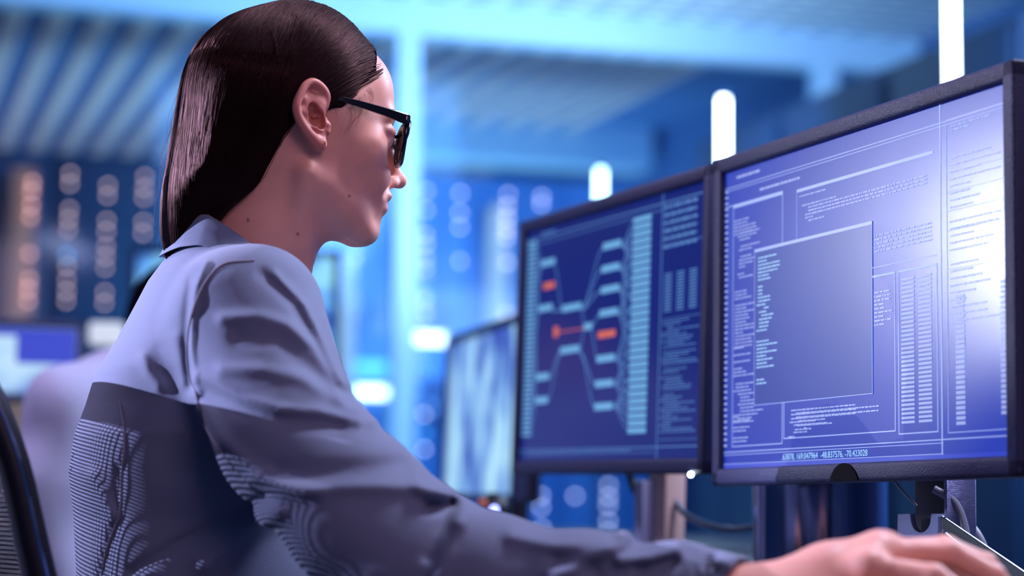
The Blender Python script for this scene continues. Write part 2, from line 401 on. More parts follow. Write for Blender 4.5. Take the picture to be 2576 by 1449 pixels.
# ---- hands and arms, in metres
def hand_pts(w2, o):
    return o
hb = []
Wp = lambda a, b, c: np.array(W(a, b, c), np.float32)
wr = Wp(1860, 1522, 1.565)
palm = [Wp(1960, 1508, 1.56), Wp(2085, 1462, 1.56), Wp(2215, 1412, 1.565)]
fing = [ # near to far: thumb, index, middle, ring, little
    ([Wp(1985, 1530, 1.53), Wp(2110, 1556, 1.49), Wp(2230, 1590, 1.48), Wp(2300, 1640, 1.47)], [.013, .0125, .0105, .0085]),
    ([Wp(2190, 1432, 1.530), Wp(2350, 1452, 1.51), Wp(2440, 1515, 1.50), Wp(2475, 1590, 1.49)], [.0115, .0096, .0088, .0072]),
    ([Wp(2215, 1398, 1.555), Wp(2390, 1392, 1.545), Wp(2500, 1450, 1.54), Wp(2560, 1535, 1.53)], [.0118, .0099, .0090, .0074]),
    ([Wp(2225, 1392, 1.58), Wp(2380, 1378, 1.58), Wp(2480, 1420, 1.58), Wp(2550, 1500, 1.58)], [.0112, .0094, .0086, .0070]),
    ([Wp(2210, 1410, 1.605), Wp(2330, 1405, 1.615), Wp(2410, 1450, 1.62), Wp(2465, 1520, 1.62)], [.0102, .0084, .0076, .0062])]
el = Wp(1040, 1420, 1.71)
def arm_skin(p):
    d = chain(p, [el, wr], [.034, .027], .02)
    d = smin(d, chain(p, [wr] + palm, [.025, .025, .026, .023], .02), .02)
    kn = chain(p, [Wp(2190, 1428, 1.532), Wp(2215, 1402, 1.557), Wp(2225, 1398, 1.582), Wp(2205, 1420, 1.604)], [.013, .0135, .013, .012], .01)
    d = smin(d, kn, .016)
    d = smin(d, cone(p, Wp(1960, 1540, 1.54), Wp(2110, 1530, 1.53), .018, .016), .02)
    fs = None
    for P_, r_ in fing:
        e = chain(p, P_, r_, .004); fs = e if fs is None else smin(fs, e, .003)
    d = smin(d, fs, .007)
    for P_, r_ in fing[1:]:                                # tendons on the back of the hand
        d = smin(d, cone(p, Wp(2010, 1488, 1.56), P_[0] + np.array([0, 0, .004], np.float32), .012, .0095), .008)
    return d
AV, AF = nets(arm_skin, Wp(1900, 1700, 1.42) - np.array([.10, .03, .0], np.float32), Wp(2620, 1330, 1.66), 0.0016)
# left forearm and hand, behind the sleeve on the desk
el2 = Wp(930, 1450, 2.12); wr2 = Wp(1215, 1420, 2.06)
f2 = [([Wp(1300, 1388, 2.03 + .022 * i), Wp(1372, 1374 + 2 * i, 2.02 + .022 * i), Wp(1408, 1392 + 3 * i, 2.01 + .022 * i), Wp(1430, 1425, 2.01 + .022 * i)], [.0095, .0085, .0078, .0066]) for i in range(4)]
f2.append(([Wp(1235, 1430, 2.02), Wp(1300, 1440, 1.99), Wp(1350, 1452, 1.98)], [.012, .010, .008]))
def arm2(p):
    d = chain(p, [el2, wr2, Wp(1290, 1398, 2.06)], [.03, .024, .026], .02)
    d = smin(d, cone(p, Wp(1295, 1396, 2.035), Wp(1295, 1400, 2.095), .013, .013), .02)
    fs = None
    for P_, r_ in f2:
        e = chain(p, P_, r_, .004); fs = e if fs is None else smin(fs, e, .003)
    return smin(d, fs, .007)
BV, BF = nets(arm2, (-.10, 1.90, .68), (.10, 2.2, .86), 0.0025)
woman = empty('person', (HO.x, HO.y, 0), 'woman in grey blazer and black glasses at the desk, right arm reaching forward', 'person')
def under(o, par):
    o.parent = par; o.matrix_parent_inverse = Matrix.Translation(-par.location) if par.location.length else Matrix.Identity(4)
    return o
bv, bf = joined([(h2w(HV), HF), (h2w(EV), EF), (h2w(EV2), EF2), (AV, AF), (BV, BF)])
body = under(mesh_np('body', bv, bf, M['skin']), woman)
# lips and moles: their own tint on the skin, by place on the head
me = body.data; nt = M['skin'].node_tree
ca = me.color_attributes.new('tint', 'FLOAT_COLOR', 'POINT')
col = np.zeros((len(bv), 4), np.float32); col[:, 3] = 1
hp_ = w2h(bv)
hq_ = unwarp(hp_)
lip = np.exp(-(((hq_[:, 0] - 100) / 11) ** 2 + (hp_[:, 1] / 20) ** 2 + ((hq_[:, 2] + 53) / 9.5) ** 2) ** 2)
col[:, 0] = lip
def pix2head(px, py):
    """point of the head surface seen at a pixel, found by marching"""
    o = np.array(MW.translation); d = np.array(W(px, py, 1.0)) - o; t = 1.6
    for _ in range(80):
        q = w2h(o + d * t)[None].astype(np.float32); s = float(skin_head(q)[0]); t += s * .0009
        if s < .3: break
    return w2h(o + d * t)
moles = [pix2head(879, 493), pix2head(749, 589), pix2head(624, 554)]
for m_, r_ in zip(moles, (1.3, 1.5, 1.5)):
    col[:, 1] = np.maximum(col[:, 1], np.exp(-(((hp_ - m_) ** 2).sum(1) / r_ ** 2)))
col[:, 2] = np.clip(1 - ear(hp_[:].astype(np.float32)) / 2.5, 0, 1) * (np.abs(hp_[:, 1]) > 60)
ca.data.foreach_set('color', col.ravel())
b_ = nt.nodes['Principled BSDF']; at = nt.nodes.new('ShaderNodeAttribute'); at.attribute_name = 'tint'
sx = nt.nodes.new('ShaderNodeSeparateColor'); nt.links.new(at.outputs['Color'], sx.inputs[0])
prev = b_.inputs['Base Color'].links[0].from_socket
for ch, c_ in (('Red', (.50, .12, .15, 1)), ('Green', (.09, .03, .025, 1)), ('Blue', (.62, .22, .17, 1))):
    mx = nt.nodes.new('ShaderNodeMix'); mx.data_type = 'RGBA'; mx.inputs['B'].default_value = c_
    nt.links.new(prev, mx.inputs['A']); nt.links.new(sx.outputs[ch], mx.inputs['Factor']); prev = mx.outputs['Result']
nt.links.new(prev, b_.inputs['Base Color'])
# ---- eyes and lashes
eb = bpy.data.materials.new('eye'); eb.use_nodes = True; eb.node_tree.nodes['Principled BSDF'].inputs['Base Color'].default_value = (.75, .78, .85, 1); eb.node_tree.nodes['Principled BSDF'].inputs['Roughness'].default_value = .08
M['iris'] = mat('iris_brown', (.05, .03, .03), .1)
for sy in (-1, 1):
    q = MB().ball((0, 0, 0), .0126, 24).build('eyeball', eb, None, True); q.location = wpt(75.6, 31 * sy, 11.5); under(q, woman)
    ir = MB().ball((0, 0, 0), (.0035, .0058, .0058), 16).build('iris', M['iris'], q, True)
    ir.matrix_parent_inverse = Matrix.Identity(4); ir.location = (Rh.to_3x3() @ Vector((.0112, 0, -.002)))
ls = []
for sy in (-1, 1):
    for i in range(26):
        a = -62 + i * 4.6; a = R(a)
        x0 = 78 + 14.3 * math.cos(a) * .93; y0 = sy * (31 + 14.5 * math.sin(a)); z0 = 13 + 1.5 * math.cos(a)
        L_ = 8.5 + rnd.random() * 2
        ls.append([(x0 + L_ * t * math.cos(a) * .9, y0 + sy * L_ * t * math.sin(a) * .7, z0 + L_ * (.75 * t * t - .25 * t)) for t in np.linspace(0, 1, 6)])
ls = np.array(ls); ls[..., 0] = np.interp(ls[..., 0], WX, WT); V_, F_ = ptube(h2w(ls.reshape(-1, 3)).reshape(ls.shape), np.tile(np.linspace(.00042, .0001, 6), (len(ls), 1)))
under(mesh_np('eyelashes', V_, F_, M['hair_base']), woman)
eb_ = []
for sy in (-1, 1):
    for i in range(240):
        t = rnd.random(); y0 = 12 + 34 * t; z0 = 32 + 7 * math.sin(t * 2.2) + rnd.uniform(-2.6, 2.6) * (1 - .6 * t)
        P_ = []
        for k in range(4):
            q = np.array([[90, sy * (y0 + 2.4 * k), z0 + .9 * k * (1 - 1.6 * t)]], np.float32)
            for _ in range(14): s = skull(q); q[:, 0] -= np.clip(s - .35, -3, 3) * .9
            P_.append(q[0].copy())
        eb_.append(P_)
eb_ = np.array(eb_); V_, F_ = ptube(h2w(eb_.reshape(-1, 3)).reshape(eb_.shape), np.full(eb_.shape[:2], .00025))
under(mesh_np('eyebrows', V_, F_, M['hair_base']), woman)
# ---- hair: a shell that follows the head, then strands combed over it
def hair_shell(p, lift=0.0):
    tk = np.clip((cutx(p) - p[..., 0]) / 26, 0, 1); sk = skull_smooth(p) - (1.6 + 6.2 * tk * (2 - tk) + lift)
    dr = smin(ell(p, (-64, 0, 34), (66, 69, 85)) , ell(p, (-84, 4, -50), (49, 56, 80)), 30) - lift
    dr = smin(dr, ell(p, (-102, 12, -100), (25, 32, 50)) - lift, 25)
    lim = np.interp(p[..., 2], [-200, -125, -85, -35, 0], [-10, -16, -26, -60, -120]); dr = smax(dr, lim - p[..., 1], 14)   # gathered in towards the collar
    return smin(sk, dr, 18)
def skull_smooth(p):
    q = unwarp(p); d = ell(p, (-16, 0, 44), (80, 70.5, 90)); d = smin(d, ell(q, (38, 0, -14), (52, 55, 78)), 22); return smin(d, ell(q, (58, 0, 58), (28, 50, 34)), 20)
# hairline on the side of the head: x of the front edge of the hair for a height z
HLz = np.array([-200, -140, -112, -84, -60, -38, -12, 10, 23, 26, 36, 56, 70, 83, 92, 106, 130.])
HLx = np.array([-112, -108, -96, -80, -60, -46, -36, -32, -27, 20, 31, 47, 57, 65, 68, 76, 110.])
def cutx(p): return np.interp(p[..., 2] + .0 * p[..., 0], HLz, HLx)
def hair_f(p, lift=0.0):
    d = hair_shell(p, lift)
    c = (p[..., 0] - cutx(p) + 5 + 9 * np.clip((p[..., 2] - 66) / 16, 0, 1)) * .8
    return smax(d, c, 5)
print('hair'); SV, SF = nets(lambda p: hair_f(p), (-165, -95, -175), (100, 95, 140), 2.5)
hair = under(mesh_np('hair', h2w(SV), SF, M['hair_base']), woman)
# strands
N = 15000; T = 46
side = np.where(nr.rand(N) < .68, -1.0, 1.0)
u = nr.rand(N)
sx_ = 74 - 168 * u ** .9; 
roots = np.stack([sx_, side * (2 + 4 * nr.rand(N)), np.full(N, 135.)], -1)
# a share of roots spread over the scalp so that layers overlap
m2 = nr.rand(N) < .62
ang = nr.rand(N) * 1.25
roots[m2] = np.stack([74 - 165 * nr.rand(N), side * 78 * np.sin(ang), 38 + 100 * np.cos(ang)], -1)[m2]
m3 = (~m2) & (nr.rand(N) < .72)                          # the back of the head, from the crown
roots[m3] = np.stack([-20 - 80 * nr.rand(N), nr.uniform(-62, 66, N), np.full(N, 140.)], -1)[m3]
m4 = nr.rand(N) < .10                                   # combed back from the hairline at the temple
m5 = nr.rand(N) < .09; roots[m5] = np.stack([74 - 26 * nr.rand(N), nr.uniform(-56, 50, N), np.full(N, 135.)], -1)[m5]
z4 = nr.uniform(27, 100, N); roots[m4] = np.stack([np.interp(z4, HLz, HLx) - 1 - 14 * nr.rand(N) ** 2, np.where(nr.rand(N) < .8, -1, 1) * (78 - .0 * z4), z4], -1)[m4]
roots = roots.astype(np.float32); side = np.where(np.abs(roots[:, 1]) > .5, np.sign(roots[:, 1]), side)
lift = (1.0 - 3.4 * nr.rand(N) ** 1.5).astype(np.float32)
def project(P, L, it=4):
    for _ in range(it):
        s = hair_shell(P) - L; g = grad(hair_shell, P, 1.0); g /= np.linalg.norm(g, axis=-1, keepdims=True) + 1e-6
        P = P - s[:, None] * g * .95
    return P, g
P, g = project(roots, lift, 8)
path = [P]; wob = nr.rand(N) * 6.28; wa = nr.normal(0, .06, N)
step = 6.3
for k in range(T - 1):
    # combed back towards a line behind the ear, then falling straight
    front = np.clip((P[:, 0] + 25) / 80, 0, 1); low = np.clip((95 - P[:, 2]) / 70, 0, 1)
    vx = -.55 - 2.3 * front * (.35 + .65 * low)
    vx = np.where(P[:, 0] < -40, -.28 - .1 * wa, vx)
    vx = np.where(P[:, 2] < -10, -.22 + .0 * vx, vx)
    bk = np.clip((-95 - P[:, 0]) / 40, 0, 1); vx = vx * (1 - bk) + .10 * bk
    v = np.stack([vx + wa, side * (.9 * np.clip((P[:, 2] - 60) / 60, 0, 1)) * np.clip((P[:, 0] + 70) / 70, .12, 1), -np.ones(N)], -1)
    v = v - (v * g).sum(-1, keepdims=True) * g; v /= np.linalg.norm(v, axis=-1, keepdims=True) + 1e-6
    P = P + v * step
    # stay behind the hairline edge
    e = P[:, 0] - (np.interp(P[:, 2], HLz, HLx) - 1.0 + 1.5 * wa * 10)
    P[:, 0] -= np.clip(e, 0, 5) * (P[:, 0] < 60)
    lk = lift + .5 * np.sin(k * .35 + wob)
    P, g = project(P.astype(np.float32), lk, 2)
    path.append(P)
HP_ = np.stack(path, 1)
Z = HP_[:, :, 2]
# every strand ends at its own height: shorter on the near side, longer at the back
endz = np.interp(HP_[:, -1, 0], [-140, -110, -70], [-150, -132, -100]) + nr.normal(0, 9, N)
HP_W = h2w(HP_.reshape(-1, 3)).reshape(HP_.shape)
rad = np.tile(np.linspace(1, .8, T), (N, 1)) * (.00017 + .00022 * nr.rand(N))[:, None]
bad = (HP_[:, :, 2] < endz[:, None]) | (HP_[:, :, 0] > np.interp(Z, HLz, HLx) + 5)
for k in range(1, T):
    b2 = (HP_[:, k, 2] < endz)
    HP_W[b2, k] = HP_W[b2, k - 1]; 
keep = ~(HP_[:, 0, 0] > np.interp(HP_[:, 0, 2], HLz, HLx) + 4)
# merge clipped tails onto the last free point with zero radius
HP_W = HP_W[keep]; rad = rad[keep]; E_ = endz[keep]; Zk = Z[keep]
rad = np.where(Zk < E_[:, None], 1e-6, rad)
step_len = np.linalg.norm(np.diff(HP_W, axis=1), axis=-1); jump = (step_len > .02).any(1)
HP_W, rad = HP_W[~jump], rad[~jump]
V_, F_ = ptube(HP_W, rad); print('strands', len(HP_W))
under(mesh_np('hair_strands', V_, F_, M['hair']), hair)
# loose hairs: wisps at the temple, along the parting and beyond the back
fl = []
def wisp(pts, r=.00012): fl.append((np.array(spl(pts, 14)), r))
for i in range(70):                                       # short hairs standing off the crown
    x = 78 - 150 * rnd.random(); a = rnd.uniform(-.5, .3)
    q = np.array([[x, 90 * math.sin(a) * .6, 150 * math.cos(a)]], np.float32); q, gg = project(q, np.array([0.], np.float32), 8); q = q[0]; gg = gg[0]
    L_ = rnd.uniform(3, 9); d = gg * .55 + np.array([rnd.uniform(-.9, .7), rnd.uniform(-.4, .4), 0])
    fl.append((np.array([q + d * L_ * t + np.array([-2, 0, 0]) * t * t for t in np.linspace(0, 1, 14)]), .00009))
for i in range(46):                                       # temple and sideburn
    z0 = rnd.uniform(24, 56); x0 = np.interp(z0, HLz, HLx) - 4
    q = [[x0 + dx, -90, z0 - dz] for dx, dz in ((0, 0), (4, 4), (5, 11), (1, 20 + rnd.uniform(-4, 8)))]
    o_ = []
    for s_ in q:
        s_ = np.array([s_], np.float32) + nr.normal(0, 1.2, 3).astype(np.float32)
        for _ in range(16): s = skin_head(s_); s_[:, 1] += np.clip(s - .5, -4, 4) * .9
        o_.append(s_[0])
    wisp(o_, .00007)
for i in range(26):                                       # loose lengths behind the back of the hair
    z0 = rnd.uniform(-40, 60); q = np.array([[-170, rnd.uniform(-30, 20), z0]], np.float32); q, gg = project(q, np.array([1.], np.float32), 8); q = q[0]
    off = rnd.uniform(2, 9)
    wisp([q, q + np.array([-off, 0, -30]), q + np.array([-off * .8 + rnd.uniform(-3, 3), 0, -62]), q + np.array([rnd.uniform(-8, 8), 0, -95])], .00010)
for pts in ([(-76, 70), (-70, 30), (-62, 18), (-66, -8)], [(-83, 55), (-75, 20), (-68, 5), (-72, -30)], [(-88, 60), (-84, 20), (-83, -10), (-88, -44)], [(-62, 95), (-58, 66), (-52, 42), (-53, 10)], [(-80, 10), (-72, -6), (-76, -24), (-82, -60)]):
    for j in range(4):
        o_ = []
        for x, z in pts:
            q = np.array([[x + rnd.uniform(-3, 3), -110, z + rnd.uniform(-3, 3)]], np.float32)
            for _ in range(24): s = hair_shell(q) - 3.0; q[:, 1] += np.clip(s, -6, 6) * .9
            o_.append(q[0])
        wisp(o_, .00016)
PL = np.stack([h2w(a) for a, r in fl]); RL = np.stack([np.full(14, r) * np.linspace(1, .4, 14) for a, r in fl])
V_, F_ = ptube(PL, RL); under(mesh_np('loose_hairs', V_, F_, M['hair']), hair)
# ---- glasses: worn, a thing of their own
gl = empty('glasses', hpt(92, 0, 10), 'black plastic framed glasses worn by the woman', 'glasses')
def gpt(x, y, z): return wpt(x, y, z) - gl.location
def rimpts(sy, s=1.0):
    o = []
    for k in range(48):
        a = k / 48 * 2 * math.pi; c_, s_ = math.cos(a), math.sin(a); e = .62
        yy = 36.5 + 27.5 * s * math.copysign(abs(c_) ** e, c_); zz = 8 + 21 * s * math.copysign(abs(s_) ** e, s_)
        if zz < 8: yy = 36.5 + (yy - 36.5) * (1 - .14 * ((8 - zz) / 21))
        xx = 105 - .0034 * yy * yy + .09 * (zz - 8)
        o.append(gpt(xx, sy * yy, zz))
    return o
fr = MB()
for sy in (-1, 1):
    pts = rimpts(sy); fr.tube(pts, [.0026 if p.z < 0 else .0036 for p in pts], 10, True)
fr.tube([gpt(*p) for p in spl([(102, -10, 10), (105.5, -4, 13), (105.5, 4, 13), (102, 10, 10)], 12)], .0024, 10)
for sy in (-1, 1): fr.box(gpt(90.5, sy * 65.5, 26.5), (.006, .008, .010), Rh.to_3x3(), .0015)
fr.build('frame', M['acetate'], gl, True)
M['lens'] = bpy.data.materials.new('lens_glass'); M['lens'].use_nodes = True; nt = M['lens'].node_tree
for n_ in list(nt.nodes):
    if n_.type == 'BSDF_PRINCIPLED': nt.nodes.remove(n_)
tr_ = nt.nodes.new('ShaderNodeBsdfTransparent'); tr_.inputs[0].default_value = (.86, .90, .97, 1); gs = nt.nodes.new('ShaderNodeBsdfGlossy'); gs.inputs['Roughness'].default_value = .03
fn_ = nt.nodes.new('ShaderNodeFresnel'); fn_.inputs[0].default_value = 1.5; mx = nt.nodes.new('ShaderNodeMixShader')
nt.links.new(fn_.outputs[0], mx.inputs[0]); nt.links.new(tr_.outputs[0], mx.inputs[1]); nt.links.new(gs.outputs[0], mx.inputs[2]); nt.links.new(mx.outputs[0], nt.nodes['Material Output'].inputs[0])
for sy in (-1, 1):
    pts = rimpts(sy, .99); bm_ = bmesh.new(); c0 = sum(pts, Vector()) / 48
    fx = (Rh.to_3x3() @ Vector((1, 0, 0)))
    for off in (.0004, -.0008):
        rg = [bm_.verts.new(p + fx * off) for p in pts]; cv = bm_.verts.new(c0 + fx * (off + .0012))
        for k in range(48): bm_.faces.new((rg[k], rg[(k + 1) % 48], cv))
    q = MB(); q.bm.free(); q.bm = bm_; q.build('lens', M['lens'], gl, True)
for sy in (-1, 1):
    t_ = MB(); A_ = [(90, 67.5, 27), (70, 70.5, 29), (45, 73.5, 31), (20, 75, 33), (-4, 74.5, 34), (-16, 73, 28), (-28, 72, 10)]
    H_ = [5.2, 4.4, 3.5, 2.8, 2.2, 2, 1.8]; A2 = spl(A_, 26); prev = None
    for k, a in enumerate(A2):
        h_ = np.interp(k / 25 * 6, range(7), H_); w_ = 1.6
        ring = [t_.bm.verts.new(gpt(a[0], sy * (a[1] + dy), a[2] + dz)) for dy, dz in ((w_, h_ * .8), (w_ * .6, h_), (-w_, h_), (-w_, -h_), (w_ * .6, -h_), (w_, -h_ * .8))]
        if prev:
            for j in range(6): t_.bm.faces.new((prev[j], prev[(j + 1) % 6], ring[(j + 1) % 6], ring[j]))
        else: t_.bm.faces.new(ring)
        prev = ring
    t_.bm.faces.new(prev[::-1]); tp = t_.build('temple', M['acetate'], gl)
    MB().box(gpt(91, sy * 69.4, 27), (.0012, .0008, .0085), Rh.to_3x3()).build('hinge', M['steel'], tp)
# ---- earring in the lobe
_o = np.array(MW.translation); _d = np.array(W(819, 361, 1.0)) - _o; _t = 1.75
for _ in range(200):
    _s = float(ear(w2h(_o + _d * _t)[None].astype(np.float32))[0]); _t += _s * .0006
    if _s < .15: break
e0 = w2h(_o + _d * (_t - .0008)); er = empty('earring', hpt(*e0), 'small gold hoop earring in the right ear lobe', 'earring')
q = MB()
for k in range(3): q.ball((.0002 * k, -.0006, .0018 - .0018 * k), .0009, 10)
q.build('stud', M['gold'], er, True)
ee = hpt(*ez(345, 622, 7)); e2 = hpt(*ez(300, 630, 10)); MB().tube([ee - er.location, (ee + e2) / 2 - er.location + Vector((0, 0, .0008)), e2 - er.location], .00022, 6).build('hook', M['gold'], er, True)
# ---- jacket: torso of elliptical sections, two sleeves, creases pressed into the cloth
TY = R(20); ft = np.array([math.cos(TY), math.sin(TY), 0], np.float32); rt = np.array([math.sin(TY), -math.cos(TY), 0], np.float32)
SEC = [ # pixel height, pixel centre, half depth, half width
    (560, 610, .058, .062), (610, 600, .060, .070), (655, 572, .060, .095), (705, 562, .070, .125), (770, 560, .082, .148), (860, 558, .100, .156),
    (940, 548, .116, .158), (1020, 546, .125, .158), (1100, 521, .127, .160), (1190, 492, .121, .152), (1300, 494, .117, .150), (1450, 535, .130, .158), (1650, 560, .150, .175), (2300, 580, .150, .180)]
sz = np.array([W(c, y, 1.965).z for y, c, a, b in SEC])[::-1]; sxw = np.array([W(c, y, 1.965).x for y, c, a, b in SEC])[::-1]; syw = np.array([W(c, y, 1.965).y for y, c, a, b in SEC])[::-1]
sa = np.array([q[2] for q in SEC])[::-1]; sb = np.array([q[3] for q in SEC])[::-1]
def torso(p, g=0.0):
    z = p[..., 2]
    cx = np.interp(z, sz, sxw); cy = np.interp(z, sz, syw); a = np.interp(z, sz, sa); b = np.interp(z, sz, sb)
    dx = p[..., 0] - cx; dy = p[..., 1] - cy
    u_ = (dx * ft[0] + dy * ft[1]) / a; v_ = (dx * rt[0] + dy * rt[1]) / b
    r = (np.abs(u_) ** 2.3 + np.abs(v_) ** 2.3) ** (1 / 2.3)
    d = (r - 1) * np.minimum(a, b) * .95 - g
    d = smax(d, z - (sz[-1] - .004), .01)
    return smax(d, .56 - z, .02)
def T3(px, py, d): return Wp(px, py, d)
SL = [T3(628, 800, 1.845), T3(730, 1102, 1.77), T3(905, 1290, 1.72), T3(1040, 1405, 1.70)]; SLr = [.070, .062, .064, .060]
FA = [T3(1040, 1405, 1.70), T3(1240, 1462, 1.67), T3(1480, 1492, 1.63), T3(1700, 1505, 1.60), T3(1872, 1518, 1.565)]; FAr = [.058, .053, .046, .041, .037]
SL2 = [T3(560, 790, 2.13), T3(700, 1150, 2.16), T3(870, 1430, 2.13), T3(1235, 1420, 2.06)]; SL2r = [.066, .058, .047, .034]
def pj(p):
    """where the cloth lies across and up the near side, in photograph pixels"""
    o = np.array(MW.translation); m = np.array(MW.to_3x3()); q = (p - o) @ m
    return 1288 + F * q[..., 0] / -q[..., 2], 724.5 - F * q[..., 1] / -q[..., 2]
def seg2(x, y, pts):
    d = None
    for (ax, ay), (bx, by) in zip(pts[:-1], pts[1:]):
        ux, uy = bx - ax, by - ay; h = np.clip(((x - ax) * ux + (y - ay) * uy) / (ux * ux + uy * uy), 0, 1)
        e = np.hypot(x - ax - h * ux, y - ay - h * uy); d = e if d is None else np.minimum(d, e)
    return d
FOLD = [ # line over the sleeve, width, height (+ ridge, - crease)
    ([(660, 690), (740, 760), (800, 870), (850, 960), (885, 1010)], 15, -.0045), ([(690, 690), (765, 770), (820, 880), (865, 970)], 12, .0042),
    ([(560, 800), (650, 795), (720, 815), (790, 870), (850, 960)], 17, .0052), ([(600, 850), (700, 860), (780, 930), (830, 985)], 22, -.0050),
    ([(560, 930), (660, 930), (760, 950), (850, 1000), (940, 1060)], 20, .0050), ([(500, 945), (600, 1000), (700, 1030), (800, 1035), (900, 1060)], 16, .0048),
    ([(520, 990), (620, 1030), (720, 1060), (850, 1075)], 22, -.0052),
    ([(490, 1000), (560, 1110), (640, 1190), (720, 1235), (800, 1240)], 24, .0055), ([(640, 1205), (760, 1230), (900, 1225), (1040, 1225), (1120, 1250)], 20, .0060),
    ([(700, 1180), (800, 1190), (900, 1180), (1010, 1170)], 26, -.005),
    ([(1080, 1272), (1110, 1268), (1135, 1262)], 18, -.012), ([(1060, 1225), (1110, 1235), (1150, 1262), (1150, 1310)], 22, .008),
    ([(1140, 1275), (1110, 1330), (1080, 1400)], 20, -.007), ([(1175, 1290), (1130, 1360), (1105, 1449)], 26, .006),
    ([(1290, 1350), (1400, 1375), (1520, 1370)], 22, .007), ([(1400, 1449), (1470, 1410), (1560, 1370), (1570, 1350)], 22, .012), ([(1400, 1410), (1480, 1420), (1500, 1449)], 22, -.007),
    ([(1560, 1410), (1640, 1405), (1700, 1385)], 18, .011), ([(1610, 1430), (1680, 1415), (1720, 1395), (1790, 1400)], 18, -.007), ([(1720, 1400), (1790, 1400), (1860, 1425)], 18, .006),
    ([(480, 700), (470, 780), (468, 860), (478, 970)], 11, -.0024), ([(520, 660), (495, 720), (483, 800), (482, 880), (492, 960)], 9, .0035),
    ([(400, 880), (415, 930), (440, 960)], 18, -.0015), ([(440, 850), (450, 900), (462, 960)], 16, .0022), ([(360, 900), (375, 940), (400, 970)], 16, .004),
    ([(300, 1180), (290, 1260), (300, 1300), (275, 1380), (255, 1449)], 14, -.003), ([(230, 1200), (262, 1260), (285, 1300)], 20, .004),
    ([(660, 1250), (560, 1310), (440, 1370), (330, 1440)], 14, -.004), ([(690, 1290), (600, 1350), (520, 1420)], 30, .008)]
MID = 1.92
NC = W(611, 600, 1.968)
ks = [-1, -.8, -.6, -.4, -.2, 0, .25, .6]
ztop = [W(440, y, 2.0).z for y in (572, 566, 568, 594, 624, 660, 705, 765)]
def jacket_f(p):
    t = torso(p); s = chain(p, SL, SLr, .02); f = chain(p, FA, FAr, .02)
    s = smin(s, f, .02); l = chain(p, SL2, SL2r, .03)
    rx, ry = p[..., 0] - NC.x, p[..., 1] - NC.y; rr_ = np.hypot(rx, ry) + 1e-6; kk = (rx * ft[0] + ry * ft[1]) / rr_
    t = smax(t, (p[..., 2] - (np.interp(kk, ks, ztop) - .010 + np.maximum(0, rr_ - .072) * 1.2)) * .8, .008)   # the neckline under the collar
    d = smin(t, s, .022)
    d = smin(d, l, .03)
    x, y = pj(p)
    ax = (p[..., 0] - FA[-1][0])
    disp = np.zeros_like(d)
    near = (d < .03) & (p[..., 1] < MID + .02)
    if near.any():
        xn, yn = x[near], y[near]; a = np.zeros_like(xn)
        for pts, w_, h_ in FOLD:
            e = seg2(xn, yn, pts); m_ = e < w_ * 3
            a[m_] += .85 * h_ * np.exp(-(e[m_] / w_) ** 2)
        a += .0011 * np.sin(xn * .021 + 1.3 * np.sin(yn * .013)) * np.sin(yn * .017 + .6)
        disp[near] = a
    return d - disp
def sleeve_cut(p):
    d = jacket_f(p)
    # the cuff is an opening around the wrist
    ax = FA[-1]; dr = FA[-1] - FA[-2]; dr = dr / np.linalg.norm(dr)
    e = (p - ax) @ dr
    d = smax(d, e - .002, .003)
    ins = np.maximum(cone(p, FA[-2], FA[-1] + dr * .03, .0385, .0335), -e - .05)
    # neck opening
    nb = np.array(h2w(neck_base[None])[0], np.float32); nm = np.array(h2w(neck_mid[None])[0], np.float32)
    return smax(d, -ins, .002)
print('jacket'); JV, JF = nets(sleeve_cut, (-.50, 1.52, .55), (.22, 2.30, 1.12), .0030)
jk = under(mesh_np('jacket', JV, JF, M['jacket']), woman)
# seams: armhole and back panel, raised threads lying on the cloth
def on_cloth(px, py, d0=1.6, off=.0006, f=None):
    o = np.array(MW.translation); d = np.array(W(px, py, 1.0)) - o; t = d0
    for _ in range(160):
        s = float((f or jacket_f)((o + d * t)[None].astype(np.float32))[0]); t += s * .55
        if s < .0004: break
    return Vector(o + d * (t - off))
for pts in ([(640, 655), (560, 665), (510, 720), (480, 800), (470, 880), (476, 950), (490, 985)], [(490, 985), (520, 1080), (590, 1180), (660, 1250)], [(300, 1010), (312, 1100), (306, 1200), (300, 1290), (268, 1380), (255, 1447)]):
    q = [on_cloth(*a) for a in spl(pts, 34)]
    under(MB().tube(q, .0011, 6).build('seam', M['seam'], jk, True), jk) if False else None
    sm = MB().tube(q, .0010, 6).build('seam', M['seam'], None, True); sm.parent = jk
